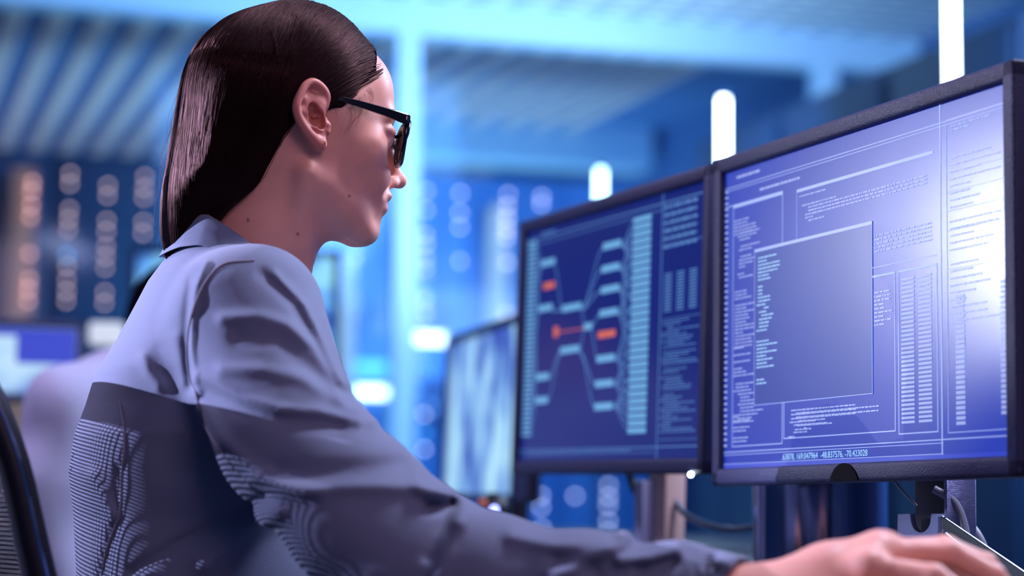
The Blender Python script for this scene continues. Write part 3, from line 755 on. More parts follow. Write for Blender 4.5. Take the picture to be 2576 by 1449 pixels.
# cuff buttons on the sleeve end
# collar: inner stand, rolled fold and outer leaf swept round the neck
rings = []; nA = 72
for i in range(nA + 1):
    a = math.pi * (-1) + i / nA * 2 * math.pi            # around the neck, opening at the throat
    if abs(a) < .62: pass
    s_ = -math.cos(a - math.pi) * -1
for i in range(nA + 1):
    th = R(60) + i / nA * (2 * math.pi - R(120))           # from the right lapel round the back to the left
    k = math.cos(th)                                     # 1 throat, -1 nape
    z = float(np.interp(k, ks, ztop)); Rr = float(np.interp(k, [-1, -.4, .2, 1], [.049, .062, .071, .074])) * (1 + .16 * max(0, abs(math.sin(th)) - .2))
    sn = math.sin(th)                                    # near side first
    dv = Vector(ft) * k + Vector(rt) * sn
    cx = Vector((NC.x, NC.y, 0)) + Vector(ft) * (.0 + .010 * k)
    fall = float(np.interp(k, [-1, -.6, -.3, 0, .5], [.034, .032, .026, .015, .014]))
    pr = [(-.004, -.052), (-.0045, -.030), (-.0035, -.012), (-.001, -.003), (.003, 0), (.007, -.004), (.0105, -.013), (.0150, -fall * .62), (.0215, -fall), (.0225, -fall - .0012), (.0205, -fall - .0012), (.0130, -fall * .6), (.008, -.016), (.0035, -.010)]
    rings.append([cx + dv * (Rr + q[0]) + Vector((0, 0, z + q[1])) for q in pr])
cb = MB(); n_ = len(rings[0]); vv = [[cb.bm.verts.new(q) for q in r_] for r_ in rings]
for i in range(nA):
    for j in range(n_ - 1): cb.bm.faces.new((vv[i][j], vv[i + 1][j], vv[i + 1][j + 1], vv[i][j + 1]))
cl = cb.build('collar', M['jacket'], None, True); cl.parent = jk
md = cl.modifiers.new('sub', 'SUBSURF'); md.levels = 1; md.render_levels = 2
# trousers on the seat
hipc = W(540, 1640, 1.98)
def legs(p):
    h = Vector(hipc); f3 = Vector(ft); r3 = Vector(rt); base = Vector((h.x, h.y, .56)); d = None
    d = ell(p, tuple(base), (.15, .17, .10))
    for s_ in (-1, 1):
        hp2 = base + r3 * .09 * s_; kn = base + f3 * .44 + r3 * .10 * s_ + Vector((0, 0, -.02)); an = Vector((kn.x + .02, kn.y, .10)); toe = an + f3 * .15 + Vector((0, 0, -.05))
        e = chain(p, [tuple(hp2), tuple(kn), tuple(an)], [.085, .062, .045], .03); e = smin(e, cone(p, tuple(an - Vector((0, 0, .05))), tuple(toe), .042, .034), .02)
        d = smin(d, e, .03)
    return smax(d, .006 - p[..., 2], .01)
LV, LF = nets(legs, (-.55, 1.55, -.0), (.50, 2.45, .70), .009)
under(mesh_np('trousers', LV, LF, M['trouser']), woman)
# ---- mouse under the hand
mo = empty('computer_mouse', (0, 0, 0), 'dark computer mouse under the woman\'s right hand on the desk', 'mouse'); mc = W(2400, 1600, 1.53); mo.location = (mc.x, mc.y, .722)
m_ = MB(); m_.ball((0, 0, 0), (.052, .031, .034), 32)
for v in m_.bm.verts: v.co.z = max(v.co.z, 0)
m_.build('shell', M['blackplastic'], mo, True)
wq = MB(); wq.cyl((.03, -.003, .030), (.03, .003, .030), .006); wq.build('scroll_wheel', M['bezel'], mo, True)
# ================================================================== MONITORS
def screen_mat(name, c0, es, rough=.25, spec=.8):
    m = bpy.data.materials.new(name); m.use_nodes = True; nt = m.node_tree; b = nt.nodes['Principled BSDF']
    b.inputs['Base Color'].default_value = (.01, .01, .02, 1); b.inputs['Roughness'].default_value = rough; b.inputs['Specular IOR Level'].default_value = spec
    tc = nt.nodes.new('ShaderNodeTexCoord'); sep = nt.nodes.new('ShaderNodeSeparateXYZ'); nt.links.new(tc.outputs['Object'], sep.inputs[0])
    n = nt.nodes.new('ShaderNodeTexNoise'); n.inputs['Scale'].default_value = 4; nt.links.new(tc.outputs['Object'], n.inputs['Vector'])
    mx = nt.nodes.new('ShaderNodeMix'); mx.data_type = 'RGBA'; mx.inputs['A'].default_value = (*[c * .8 for c in c0], 1); mx.inputs['B'].default_value = (*[c * 1.2 for c in c0], 1)
    nt.links.new(n.outputs['Fac'], mx.inputs['Factor']); nt.links.new(mx.outputs['Result'], b.inputs['Emission Color']); b.inputs['Emission Strength'].default_value = es
    return m
M['scr'] = screen_mat('screen_deep_blue', (.016, .042, .44), 1.0)
M['scr2'] = screen_mat('screen_navy', (.003, .014, .165), 1.0, .25, .22); M['matt'] = mat('matt_black', (.004, .004, .008), .8, spec=.1)
M['t_pale'] = emat('screen_text_pale', (.40, .50, 1.0), .75); M['t_line'] = emat('screen_line_pale', (.38, .50, 1.0), .85)
M['t_cyan'] = emat('screen_text_cyan', (.35, .65, 1.0), .95); M['t_node'] = emat('screen_node_blue', (.18, .50, .90), .75); M['t_link'] = emat('screen_link_blue', (.12, .30, .70), .7)
M['t_red'] = emat('screen_node_red', (.85, .18, .12), .7); M['t_win'] = screen_mat('screen_window_blue', (.02, .05, .36), 1.0, .25, .8); M['t_bar'] = emat('screen_bar_blue', (.03, .06, .55), 1.0)
M['led'] = emat('white_led', (.7, .85, 1.0), 30)
MWD, MHT = .556, .362
def basis(a, b, zb, tilt=0):
    """left and right bottom corners -> matrix; local x right, y into the monitor, z up"""
    za, zc = zb if hasattr(zb, '__len__') else (zb, zb)
    a = Vector((a[0], a[1], za)); b = Vector((b[0], b[1], zc)); x = (b - a).normalized(); y = Vector((-x.y, x.x, 0)).normalized(); z = x.cross(y)
    m = Matrix((x, y, z)).transposed().to_4x4(); m.translation = (a + b) / 2
    return m @ Matrix.Rotation(tilt, 4, 'X')
def strip(mb, w, h, x0, z0, x1, z1, y):
    mb.quad((x0, y, z0), (x1, y, z0), (x1, y, z1), (x0, y, z1))
def monitor(name, label, mwx, smat, w=MWD, h=MHT, bz=.019, stand=True, group=None, led=False, chip=True):
    o = empty(name, (0, 0, 0), label, 'monitor', group); o.matrix_world = mwx
    f = MB()
    # frame: four rounded bars round the screen, and a hollow lip
    f.box((-w / 2 + bz / 2, .010, h / 2), (bz, .030, h), None, .0045, 3); f.box((w / 2 - bz / 2, .010, h / 2), (bz, .030, h), None, .0045, 3)
    f.box((0, .010, h - bz / 2), (w, .030, bz), None, .0045, 3); f.box((0, .010, bz / 2), (w, .030, bz), None, .0045, 3)
    f.build('bezel', M['bezel'], o, True)
    MB().box((0, .036, h / 2), (w - .006, .030, h - .006), None, .006, 3).box((0, .058, h / 2), (w * .6, .024, h * .6), None, .008, 3).build('back_shell', M['bezel_side'], o, True)
    MB().box((0, .004, h / 2), (w - 2 * bz + .002, .004, h - 2 * bz + .002)).build('screen', smat, o)
    if chip:
        pts = [(.022 * math.cos(a) * (1.15 - .15 * math.sin(a)), .0012 + (bz - .0015) * math.sin(a)) for a in np.linspace(0, math.pi, 24)]
        MB().prism(pts, .002, Matrix.Translation((0, -.0065, 0))).build('chin_badge', M['matt'], o)
    if led: MB().ball((w / 2 - .03, -.005, -.001), .0028, 12).build('power_light', M['led'], o, True)
    return o
def wid(x, z, w=MWD, h=MHT, bz=.019):      # 0..1 across and down the screen -> local
    return (-w / 2 + bz + x * (w - 2 * bz), h - bz - z * (h - 2 * bz))
def hor(p, y=0): return (p.x, p.y)
A2, B2 = W(1797, 1222, 2.25), W(2574, 1200, 1.735); A1, B1 = W(1291, 1192, 2.89), W(1777, 1192, 2.335)
m2 = basis(hor(A2), hor(B2), (A2.z, B2.z), R(-1)); m1 = basis(hor(A1), hor(B1), (A1.z, B1.z), R(-1.5))
w2_ = (Vector(hor(B2)) - Vector(hor(A2))).length; w1_ = (Vector(hor(B1)) - Vector(hor(A1))).length; print('monitor widths', w2_, w1_, A2.z, B2.z, A1.z, B1.z)
mon2 = monitor('monitor', 'large right monitor with a blue code window and glare on its screen', m2, M['scr'], w2_, .374)
mon1 = monitor('monitor', 'middle monitor showing a blue network diagram with two columns of nodes', m1, M['scr2'], w1_, .370, led=True, chip=False)
def content(mon, w, h, items, name, m, y0):
    mb = MB()
    for k, (x0, z0, x1, z1) in enumerate(items):
        a = wid(x0, z0, w, h); b = wid(x1, z1, w, h); strip(mb, w, h, a[0], b[1], b[0], a[1], .0018 - y0)
    return mb.build(name, m, mon)
def frame_lines(x0, z0, x1, z1, t=.0016, top=.003):
    return [(x0, z0, x1, z0 + top), (x0, z1 - t * 1.5, x1, z1), (x0, z0, x0 + t, z1), (x1 - t, z0, x1, z1)]
def words(x, z, w, h, lines, rr, ind=.0, lh=.0115, cw=.004, full=False, th=.0042):
    o = []
    for i in range(lines):
        if rr.random() < .12 and not full: continue
        xx = x + (ind * rr.randint(0, 3)); end = x + w * (1 if full else rr.uniform(.3, 1))
        while xx < end:
            l = rr.uniform(1, 5) * cw; o.append((xx, z + i * lh, min(xx + l, x + w), z + i * lh + th)); xx += l + cw * .55
    return o
q = random.Random(3); h2_ = .374
win = [(.13, .285, .58, .80)]
L2 = []
L2 += [(0, .052, 1, .0545), (0, .062, 1, .064), (0, .945, 1, .948), (0, .955, .805, .957), (0, .985, .805, .987), (.80, .0, .8035, 1), (.0, .97, .0, .97)]
L2 += frame_lines(.035, .115, .245, .93, .002, .012) + [(.0, .115, .035, .118)]
L2 += frame_lines(.30, .125, .78, .215, .0012, .010)[:1] + [(.30, .125, .3015, .29)]
L2 += frame_lines(.25, .45, .655, .915, .0022, .006) + frame_lines(.665, .45, .79, .925, .0022, .006)
L2 += [(.25, .425, .79, .4275)] + frame_lines(.82, .05, 1.0, .93, .0015, .004) + [(.82, .2 + .055 * i, 1.0, .2018 + .055 * i) for i in range(6)]
content(mon2, w2_, h2_, L2, 'window_lines', M['t_line'], .0001)
T2 = words(.04, .17, .11, 0, 5, q) + words(.05, .215, .10, 0, 14, q, .006) + words(.045, .40, .10, 0, 18, q) + words(.04, .60, .10, 0, 12, q) + words(.04, .72, .16, 0, 12, q, .01)
T2 += words(.04, .83, .07, 0, 8, q) + words(.28, .825, .24, 0, 3, q, 0, .013, full=True) + words(.27, .86, .18, 0, 4, q, .02)
T2 += words(.31, .148, .14, 0, 9, q, .012, .0105) + words(.36, .19, .4, 0, 3, q, 0, .011, full=True)
T2 += words(.585, .33, .19, 0, 5, q, 0, .012, full=True) + words(.585, .50, .06, 0, 9, q, 0, .012)
T2 += [(.675 + .055 * c, .475 + .0125 * i, .675 + .055 * c + .042, .482 + .0125 * i) for c in range(2) for i in range(34)]
T2 += words(.835, .07, .12, 0, 2, q) + words(.83, .16, .15, 0, 24, q, 0, .02, .006) + [(.845, .55 + .014 * i, .872, .559 + .014 * i) for i in range(26)] + [(.975, .53 + .014 * i, .995, .539 + .014 * i) for i in range(26)]
T2 += words(.05, .02, .1, 0, 1, q, full=True, th=.009) + words(.15, .085, .3, 0, 1, q, th=.008) + [(.0, z / 100, .012, z / 100 + .008) for z in range(6, 94, 2)]
a_ = [t for t in T2]
mb_t = content(mon2, w2_, h2_, a_, 'code_text', M['t_pale'], .0002)
mb_t = content(mon2, w2_, h2_, win, 'front_window', M['t_win'], .0004)
content(mon2, w2_, h2_, frame_lines(*win[0], .0014, .010), 'front_window_border', M['t_line'], .0006)
content(mon2, w2_, h2_, words(.145, .315, .12, 0, 7, q, 0, .012) + words(.145, .41, .05, 0, 5, q, 0, .012) + words(.14, .47, .09, 0, 9, q, .01, .012) + words(.14, .59, .10, 0, 8, q, 0, .012) + words(.14, .715, .05, 0, 2, q, 0, .012), 'front_window_text', M['t_cyan'], .0006)
content(mon2, w2_, h2_, words(.30, .835, .30, 0, 2, q, 0, .013, full=True) + words(.275, .862, .16, 0, 4, q, .01, .012) + words(.27, .92 - .012, .03, 0, 1, q), 'lower_text', M['t_pale'], .0003)
content(mon2, w2_, h2_, [(0, .988, 1, 1.0)], 'status_bar', M['t_bar'], .0003)
tx = bpy.data.curves.new('coordinates', 'FONT'); tx.body = '.63878, 169.047964  -48.837576, -70.423028'; tx.size = .0092; tx.extrude = .00005
to = bpy.data.objects.new('status_text', tx); C.objects.link(to)
dg = bpy.context.evaluated_depsgraph_get(); dg.update(); tm = bpy.data.meshes.new_from_object(to.evaluated_get(dg)); bpy.data.objects.remove(to)
tm.materials.clear(); tm.materials.append(M['t_cyan']); to = bpy.data.objects.new('status_text', tm); C.objects.link(to); to.parent = mon2
a = wid(.245, .981, w2_, h2_); to.rotation_euler = (R(90), 0, 0); to.location = (a[0], .0010, a[1])
# middle screen: network diagram
h1 = .370
def px1(x, y):     # photo position on the middle screen -> 0..1 across, down (perspective of the receding screen)
    s = (x - 1305) / (1748 - 1305); k = 2.89 / 2.335
    u = s / (k - s * (k - 1)) * 1.0; top = 585 + (430 - 585) * s; bot = 1165 + (1163 - 1165) * s
    return s / (s + k * (1 - s)) if False else s * 1.0 / (1.0 * s + (1 - s) / k) / 1.0 if False else (s / k) / (1 - s + s / k), (y - top) / (bot - top)
def r1(x0, y0, x1, y1):
    a = px1(x0, y0); b = px1(x1, y1); return (a[0], a[1], b[0], b[1])
nodes, links, red = [], [], []
def node(x, y, w_, hh=15):
    u, v = px1(x, y); u2, _ = px1(x + w_, y); nodes.append((u, v - hh / 1180, u2, v + hh / 1180)); return
for i in range(30):
    y = 530 + i * 19.3; u, v = px1(1610, y); u2, _ = px1(1648, y); nodes.append((u, v - .0105, u2, v + .0105))
for i in range(42):
    y = 612 + i * 11.9; u, v = px1(1312, y); u2, _ = px1(1342, y); nodes.append((u, v - .0055, u2, v + .0055))
for x, y, w_ in ((1360, 658, 45), (1355, 776, 46), (1355, 952, 42), (1355, 1012, 40), (1432, 770, 56), (1430, 880, 56), (1540, 600, 44), (1538, 661, 44), (1538, 717, 44), (1536, 779, 44), (1532, 900, 44), (1530, 966, 44), (1530, 1026, 44), (1496, 815, 22)): node(x, y, w_, 17)
for x, y, w_ in ((1370, 716, 36), (1534, 836, 42)):
    u, v = px1(x, y); u2, _ = px1(x + w_, y); red.append((u, v - .014, u2, v + .014))
u, v = px1(1408, 832); red.append((u, v - .022, u + .03, v + .022))
def lk(mb, a, b, t=.0024):
    a = px1(*a); b = px1(*b); a = wid(*a, w1_, h1); b = wid(*b, w1_, h1)
    P_ = []
    for s in np.linspace(0, 1, 10): e = s * s * (3 - 2 * s); P_.append(Vector((a[0] + (b[0] - a[0]) * s, .0014, a[1] + (b[1] - a[1]) * e)))
    for k in range(9):
        p0, p1 = P_[k], P_[k + 1]; d = (p1 - p0).normalized(); n = Vector((-d.z, 0, d.x)) * t / 2; mb.quad(p0 - n, p1 - n, p1 + n, p0 + n)
lb = MB()
for a, b in (((1404, 660), (1432, 768)), ((1400, 778), (1432, 772)), ((1396, 952), (1432, 882)), ((1394, 1012), (1432, 884)), ((1488, 768), (1540, 602)), ((1488, 768), (1538, 661)), ((1488, 770), (1538, 717)), ((1488, 772), (1498, 815)), ((1486, 880), (1498, 818)), ((1514, 812), (1538, 779)), ((1514, 820), (1534, 900)), ((1486, 882), (1532, 966)), ((1486, 882), (1532, 1026))): lk(lb, a, b)
for x, y, lo_, hi_ in ((1584, 598, 530, 640), (1582, 659, 560, 740), (1582, 715, 600, 860), (1580, 777, 640, 900), (1577, 898, 760, 1000), (1575, 964, 860, 1050), (1575, 1024, 960, 1085)):
    for k in range(7): lk(lb, (x, y), (1610, lo_ + (hi_ - lo_) * k / 6), .0016)
for x, y, lo_, hi_ in ((1362, 658, 612, 760), (1357, 776, 640, 900), (1357, 952, 760, 1030), (1357, 1012, 900, 1105)):
    for k in range(7): lk(lb, (1342, lo_ + (hi_ - lo_) * k / 6), (x, y), .0016)
lb.build('diagram_links', M['t_link'], mon1)
rl = MB(); lk(rl, (1422, 832), (1496, 818), .0016); rl.build('red_link', M['t_red'], mon1)
content(mon1, w1_, h1, nodes, 'diagram_nodes', M['t_node'], .0006); content(mon1, w1_, h1, red, 'red_nodes', M['t_red'], .0007)
S1 = [(0, .035, 1, .04), (0, .06, .80, .063), (.0, .955, 1, .959), (0, .975, .78, .977), (.79, 0, .794, 1), (.8, .2, 1, .203), (.8, .48, 1, .482), (.8, .93, 1, .932)] 
content(mon1, w1_, h1, S1, 'window_lines', M['t_link'], .0005)
T1 = words(.80, .05, .16, 0, 6, q, 0, .03, .008, True, .013) + [(.81 + .06 * c, .31 + .0115 * i, .81 + .06 * c + .035, .3155 + .0115 * i) for c in range(3) for i in range(13)] + words(.80, .49, .18, 0, 40, q, .01, .0105) + words(.06, .965, .6, 0, 1, q, full=True) + words(.1, .02, .2, 0, 1, q, th=.008)
content(mon1, w1_, h1, T1, 'side_panel_text', M['t_link'], .0006)
# stands
DZ = .722
def stand(mon, mwx, label=None):
    n = MB()
    inv = mwx.inverted(); base = inv @ Vector((mwx.translation.x, mwx.translation.y, DZ)); zb = base.z
    return zb
# right monitor stand: brushed neck with a cable notch, dark back plate, pale edge
zb = (m2.inverted() @ Vector((m2.translation.x, m2.translation.y, DZ))).z
n_ = MB()
pts = [(-.045, zb + .002), (.045, zb + .002), (.041, -.030), (.019, -.030)] + [(.018 * math.cos(a), -.034 - .015 * math.sin(a)) for a in np.linspace(0, math.pi, 14)] + [(-.019, -.030), (-.041, -.030)]
XO = .0
def neck_x(x): return x
n_.prism([(XO + x, z) for x, z in pts], .006, Matrix.Translation((0, .085, 0))); n_.build('neck_front', M['brushed'], mon2)
MB().box((XO, .112, (zb + .20) / 2), (.082, .014, .20 - zb), None, .003).build('neck_back', M['blackplastic'], mon2, True)
MB().box((XO + .047, .100, (zb + .02) / 2), (.006, .036, -zb + .02), None, .002).build('neck_side', M['brushed'], mon2, True)
MB().box((XO, .10, zb + .005), (.20, .15, .010), None, .004).build('base', M['brushed'], mon2, True)
zb1 = (m1.inverted() @ Vector((m1.translation.x, m1.translation.y, DZ))).z
MB().box((0, .10, zb1 + .005), (.22, .18, .010), None, .004).build('base', M['bezel_side'], mon1, True)
MB().box((0, .10, (zb1 + .1) / 2), (.05, .03, .1 - zb1), None, .003).build('neck', M['cream'], mon1, True)
# ================================================================== DESK THINGS
def tri(o, v): return v - o.location
dk = empty('desk', (0, 0, 0), 'dark laminate desk that carries the three monitors', 'desk')
MB().box(RM(.95, 2.2, DZ - .02), (1.15, 2.6, .04), Matrix.Rotation(TH, 3, 'Z'), .004).build('desktop', M['desk'], dk, True)
for v, u_ in ((.5, 1.05), (1.4, 1.05), (.5, 3.4), (1.4, 3.4)): MB().box(RM(v, u_, DZ / 2 - .02), (.05, .05, DZ - .04), Matrix.Rotation(TH, 3, 'Z')).build('leg', M['rack'], dk)
# keyboard in front of the monitors
kb = empty('keyboard', W(1790, 1440, 2.32), 'dark keyboard with silver-edged keys on the desk beyond the woman\'s wrist', 'keyboard'); kb.location.z = DZ
ka = m2.to_3x3().to_4x4(); kr = Matrix.Rotation(R(-2), 4, 'X')
kb.rotation_euler = (0, 0, math.atan2(m2[1][0], m2[0][0]))
MB().box((0, 0, .008), (.43, .13, .016), None, .004).build('case', M['bezel_side'], kb, True)
k_ = MB()
for r_ in range(5):
    for c_ in range(15): k_.box((-.195 + c_ * .0278, -.048 + r_ * .024, .019), (.024, .020, .008), None, .0015, 1)
k_.build('keys', M['darksteel'], kb)
# chrome speaker column
sp = empty('speaker', W(2064, 1440, 2.42), 'tall dark chrome cylinder speaker standing behind the right monitor', 'speaker'); sp.location.z = DZ
rr_ = 170 / 5000 * 2.42
MB().cyl((0, 0, .004), (0, 0, .24), rr_, seg=64).build('body', M['darksteel'], sp, True)
MB().cyl((0, 0, .0), (0, 0, .004), rr_ + .002, seg=64).build('foot', M['blackplastic'], sp, True)
MB().cyl((0, 0, .24), (0, 0, .246), rr_ - .004, seg=64).build('cap', M['blackplastic'], sp, True)
def cable(name, label, pts, r, m, group=None):
    P_ = spl([W(*a) for a in pts], 40); o = MB().tube([Vector(a) for a in P_], r, 10).build(name, m, None, True)
    return tag(o, label, 'cable', group)
cable('cable', 'silver grey cable looping between the middle monitor neck and the chrome cylinder', [(1700, 1262, 2.62), (1722, 1292, 2.6), (1780, 1320, 2.58), (1840, 1331, 2.56), (1900, 1326, 2.54)], .0042, M['steel'])
cable('cable', 'thick black cable hanging down to the white power box', [(1575, 1150, 2.72), (1590, 1215, 2.72), (1618, 1262, 2.7), (1655, 1272, 2.7), (1690, 1255, 2.7), (1700, 1200, 2.7)], .0055, M['cableb'])
cable('cable', 'black cable dropping behind the middle monitor into the white box', [(1648, 1140, 2.74), (1640, 1200, 2.74), (1628, 1240, 2.74), (1640, 1278, 2.74)], .004, M['cableb'])
cable('cable', 'thick blue-grey cable curving down right of the monitor stand', [(2350, 1230, 1.99), (2400, 1262, 1.98), (2425, 1320, 1.97), (2432, 1380, 1.96), (2430, 1450, 1.95)], .0042, M['cable'])
cable('cable', 'thinner blue-grey cable arching beyond the thick one right of the stand', [(2360, 1270, 2.1), (2430, 1310, 2.08), (2470, 1360, 2.06), (2500, 1450, 2.04)], .0035, M['cable'])
cable('cable', 'thin grey wire crossing the dark neck of the right monitor', [(2235, 1190, 1.93), (2262, 1226, 1.925), (2285, 1252, 1.92), (2306, 1273, 1.915)], .0012, M['cable'])
bx = MB().box((0, 0, 0), (.044, .03, .13), Matrix.Rotation(R(20), 3, 'Z'), .004).build('power_box', M['whitebox'], None, True); bx.location = W(1642, 1345, 2.66)
bx.location.z = DZ + .065; tag(bx, 'small white power box beside the cream neck of the middle monitor', 'power box')
# document tray: the slanted silver-edged plate at lower right
tr0 = empty('laptop_stand', (0, 0, 0), 'slanted dark plate with silver edges sloping down at the lower right', 'stand')
e = [W(2370, 1300, 1.93), W(2620, 1470, 1.86)]; g_ = [W(2370, 1335, 1.84), W(2600, 1500, 1.77)]
MB().tube(e, .0012, 8).build('edge', M['steel'], tr0, True); MB().tube(g_, .0008, 8).build('edge', M['steel'], tr0, True)
pl_ = MB(); tk = Vector((0, 0, -.003))
a, b, c, d = e[0], e[1], g_[1], g_[0]
vs = [pl_.bm.verts.new(v) for v in (a, b, c, d, a + tk, b + tk, c + tk, d + tk)]
for f_ in ((0, 1, 2, 3), (7, 6, 5, 4), (0, 4, 5, 1), (1, 5, 6, 2), (2, 6, 7, 3), (3, 7, 4, 0)): pl_.bm.faces.new([vs[i] for i in f_])
pl_.build('plate', M['matt'], tr0)
for s_, z_ in ((e[0], 0), (g_[0], 0)): MB().cyl((s_.x, s_.y, DZ), (s_.x, s_.y, s_.z), .004).build('leg', M['steel'], tr0, True)
# ================================================================== THE CHAIR: mesh back in a black frame
ch = empty('office_chair', (0, 0, 0), 'black mesh-back office chair behind the woman, its frame at the lower left', 'chair')
rv = Vector(rt); fv = Vector(ft)
CB = [W(100, 1449, 1.70), W(72, 1330, 1.70), W(38, 1180, 1.70), W(-4, 1060, 1.70), W(-58, 940, 1.70), W(-108, 800, 1.70)]
near = [Vector(a) for a in spl(CB, 24)]
lowp = near[0] + (near[0] - near[4]).normalized() * .25
near = [lowp] + near
_L = [0.0]
for a_, b_ in zip(near[:-1], near[1:]): _L.append(_L[-1] + (b_ - a_).length)
def _at(s):
    i = max(0, min(len(near) - 2, int(np.searchsorted(_L, s)) - 1)); return near[i].lerp(near[i + 1], (s - _L[i]) / (_L[i + 1] - _L[i]))
near = [_at(_L[-1] * t) for t in np.linspace(0, 1, 26)]
WID = .45
def far(p): return p - rv * WID
fr_ = MB()
for side_ in (0, 1):
    pts = [p if side_ == 0 else far(p) for p in near]
    fr_.tube(pts, .014, 10)
top = [near[-1] - rv * WID * t + fv * (-.05 * math.sin(math.pi * t)) + Vector((0, 0, .012 * math.sin(math.pi * t))) for t in np.linspace(0, 1, 20)]
fr_.tube(top, .017, 10); bot = [near[0] - rv * WID * t + fv * (-.05 * math.sin(math.pi * t)) for t in np.linspace(0, 1, 20)]; fr_.tube(bot, .014, 10)
fr_.build('back_frame', M['blackplastic'], ch, True)
# chrome strip along the near upright
MB().tube([p + rv * .013 + fv * .004 for p in near[1:]], .0022, 8).build('trim', M['steel'], ch, True)
# woven mesh: two crossing sets of threads
def cpt(s, t):       # s across, t up
    k = t * (len(near) - 1); i = min(int(k), len(near) - 2); p = near[i].lerp(near[i + 1], k - i)
    return p - rv * WID * s + fv * (-.05 * math.sin(math.pi * s) * 1.0)
NS, NT = 112, 112; Hgt = (near[-1] - near[0]).length
P_ = []
for i in range(NS): P_.append([tuple(cpt(.02 + .96 * i / (NS - 1), t)) for t in np.linspace(0.01, .99, 26)])
for j in range(NT): P_.append([tuple(cpt(s, .01 + .98 * j / (NT - 1))) for s in np.linspace(.02, .98, 26)])
V_, F_ = ptube(np.array(P_), np.full((NS + NT, 26), .0007), 4)
mesh_np('back_mesh', V_, F_, M['blackplastic'], ch)
seat_c = Vector((hipc.x, hipc.y, .44)) + fv * .14
MB().box(seat_c, (.50, .50, .07), Matrix.Rotation(TY, 3, 'Z'), .03, 4).build('seat', M['trouser'], ch, True)
MB().cyl((seat_c.x, seat_c.y, .10), (seat_c.x, seat_c.y, .41), .025).build('gas_column', M['steel'], ch, True)
for k in range(5):
    a = k * 2 * math.pi / 5; e1 = Vector((seat_c.x + .3 * math.cos(a), seat_c.y + .3 * math.sin(a), .07))
    lg = MB().tube([(seat_c.x, seat_c.y, .11), e1], [.024, .016], 10).build('leg', M['blackplastic'], ch, True)
    MB().cyl((e1.x, e1.y - .012, .028), (e1.x, e1.y + .012, .028), .027).build('caster', M['blackplastic'], lg, True)
MB().tube([near[0], near[0] - rv * WID / 2 - Vector((0, 0, .0)), seat_c - fv * .2 - Vector((0, 0, .04)), seat_c - Vector((0, 0, .05))], .018, 10).build('back_arm', M['blackplastic'], ch, True)
# ================================================================== THE ROOM
def st(o): o['kind'] = 'structure'; return o
RZ = Matrix.Rotation(TH, 3, 'Z')
def rbox(name, v0, v1, u0, u1, z0, z1, m, parent=None, bev=0):
    c = RM((v0 + v1) / 2, (u0 + u1) / 2, (z0 + z1) / 2)
    return MB().box(c, (v1 - v0, u1 - u0, z1 - z0), RZ, bev).build(name, m, parent)
CH = 2.78
st(rbox('floor', -5, 5.2, -3, 16, -.1, 0, M['floor']))
st(rbox('wall_back', -5, 5.2, 15.4, 15.6, 0, 3.6, M['wall']))
st(rbox('wall_left', -5.2, -5, -3, 15.6, 0, 3.6, M['wall']))
st(rbox('wall_right', 4.62, 4.8, -3, 15.6, 0, 3.6, M['wall']))
st(rbox('wall_front', -5.2, 4.8, -3.2, -3, 0, 3.6, M['wall']))
st(rbox('ceiling', -5.2, 4.8, 8.3, 15.6, 3.05, 3.2, M['wall']))
# perforated panel ceiling of the near room
cbm = bpy.data.materials.new('perforated_ceiling'); cbm.use_nodes = True; nt = cbm.node_tree; b = nt.nodes['Principled BSDF']
tc = nt.nodes.new('ShaderNodeTexCoord'); mp = nt.nodes.new('ShaderNodeMapping'); mp.inputs['Rotation'].default_value = (0, 0, -TH); nt.links.new(tc.outputs['Object'], mp.inputs[0])
br = nt.nodes.new('ShaderNodeTexBrick'); br.offset = 0; br.inputs['Scale'].default_value = 5.5; br.inputs['Brick Width'].default_value = 1; br.inputs['Row Height'].default_value = .7; br.inputs['Mortar Size'].default_value = .17; br.inputs['Mortar Smooth'].default_value = .3
br.inputs['Color1'].default_value = (.16, .28, .42, 1); br.inputs['Color2'].default_value = (.20, .32, .48, 1); br.inputs['Mortar'].default_value = (.72, .86, .95, 1)
nt.links.new(mp.outputs[0], br.inputs['Vector']); nt.links.new(br.outputs['Color'], b.inputs['Base Color']); b.inputs['Roughness'].default_value = .6
st(rbox('ceiling', -5.2, 4.8, -3.2, 8.18, CH + .16, CH + .25, cbm))
# glass wall of the server room: header, posts, panes
PU = 8.1
st(rbox('trim_1', -5, 4.62, PU, PU + .14, CH, CH + .17, M['paleblue']))
st(rbox('trim_2', -5, 4.62, PU, PU + .10, 0, .10, M['paleblue']))
def v_at(px, u):                                            # room coordinate across, of a photo column at room depth u
    d = W(px, 1000, 1.0) - MW.translation; x, y = d.x, d.y
    uu = -x * math.sin(TH) + y * math.cos(TH); vv = x * math.cos(TH) + y * math.sin(TH)
    return vv / uu * u
k = 3
for px in (1018, 2090):
    v = v_at(px, PU); st(rbox('trim_%d' % k, v - .048, v + .048, PU, PU + .10, .10, CH, M['paleblue'])); k += 1
gm = bpy.data.materials.new('partition_glass'); gm.use_nodes = True; nt = gm.node_tree
for n_ in list(nt.nodes):
    if n_.type == 'BSDF_PRINCIPLED': nt.nodes.remove(n_)
tr_ = nt.nodes.new('ShaderNodeBsdfTransparent'); tr_.inputs[0].default_value = (.86, .95, 1, 1); gs = nt.nodes.new('ShaderNodeBsdfGlossy'); gs.inputs['Roughness'].default_value = .08; gs.inputs[0].default_value = (.7, .8, 1, 1)
mx = nt.nodes.new('ShaderNodeMixShader'); mx.inputs[0].default_value = .02; nt.links.new(tr_.outputs[0], mx.inputs[1]); nt.links.new(gs.outputs[0], mx.inputs[2]); nt.links.new(mx.outputs[0], nt.nodes['Material Output'].inputs[0])
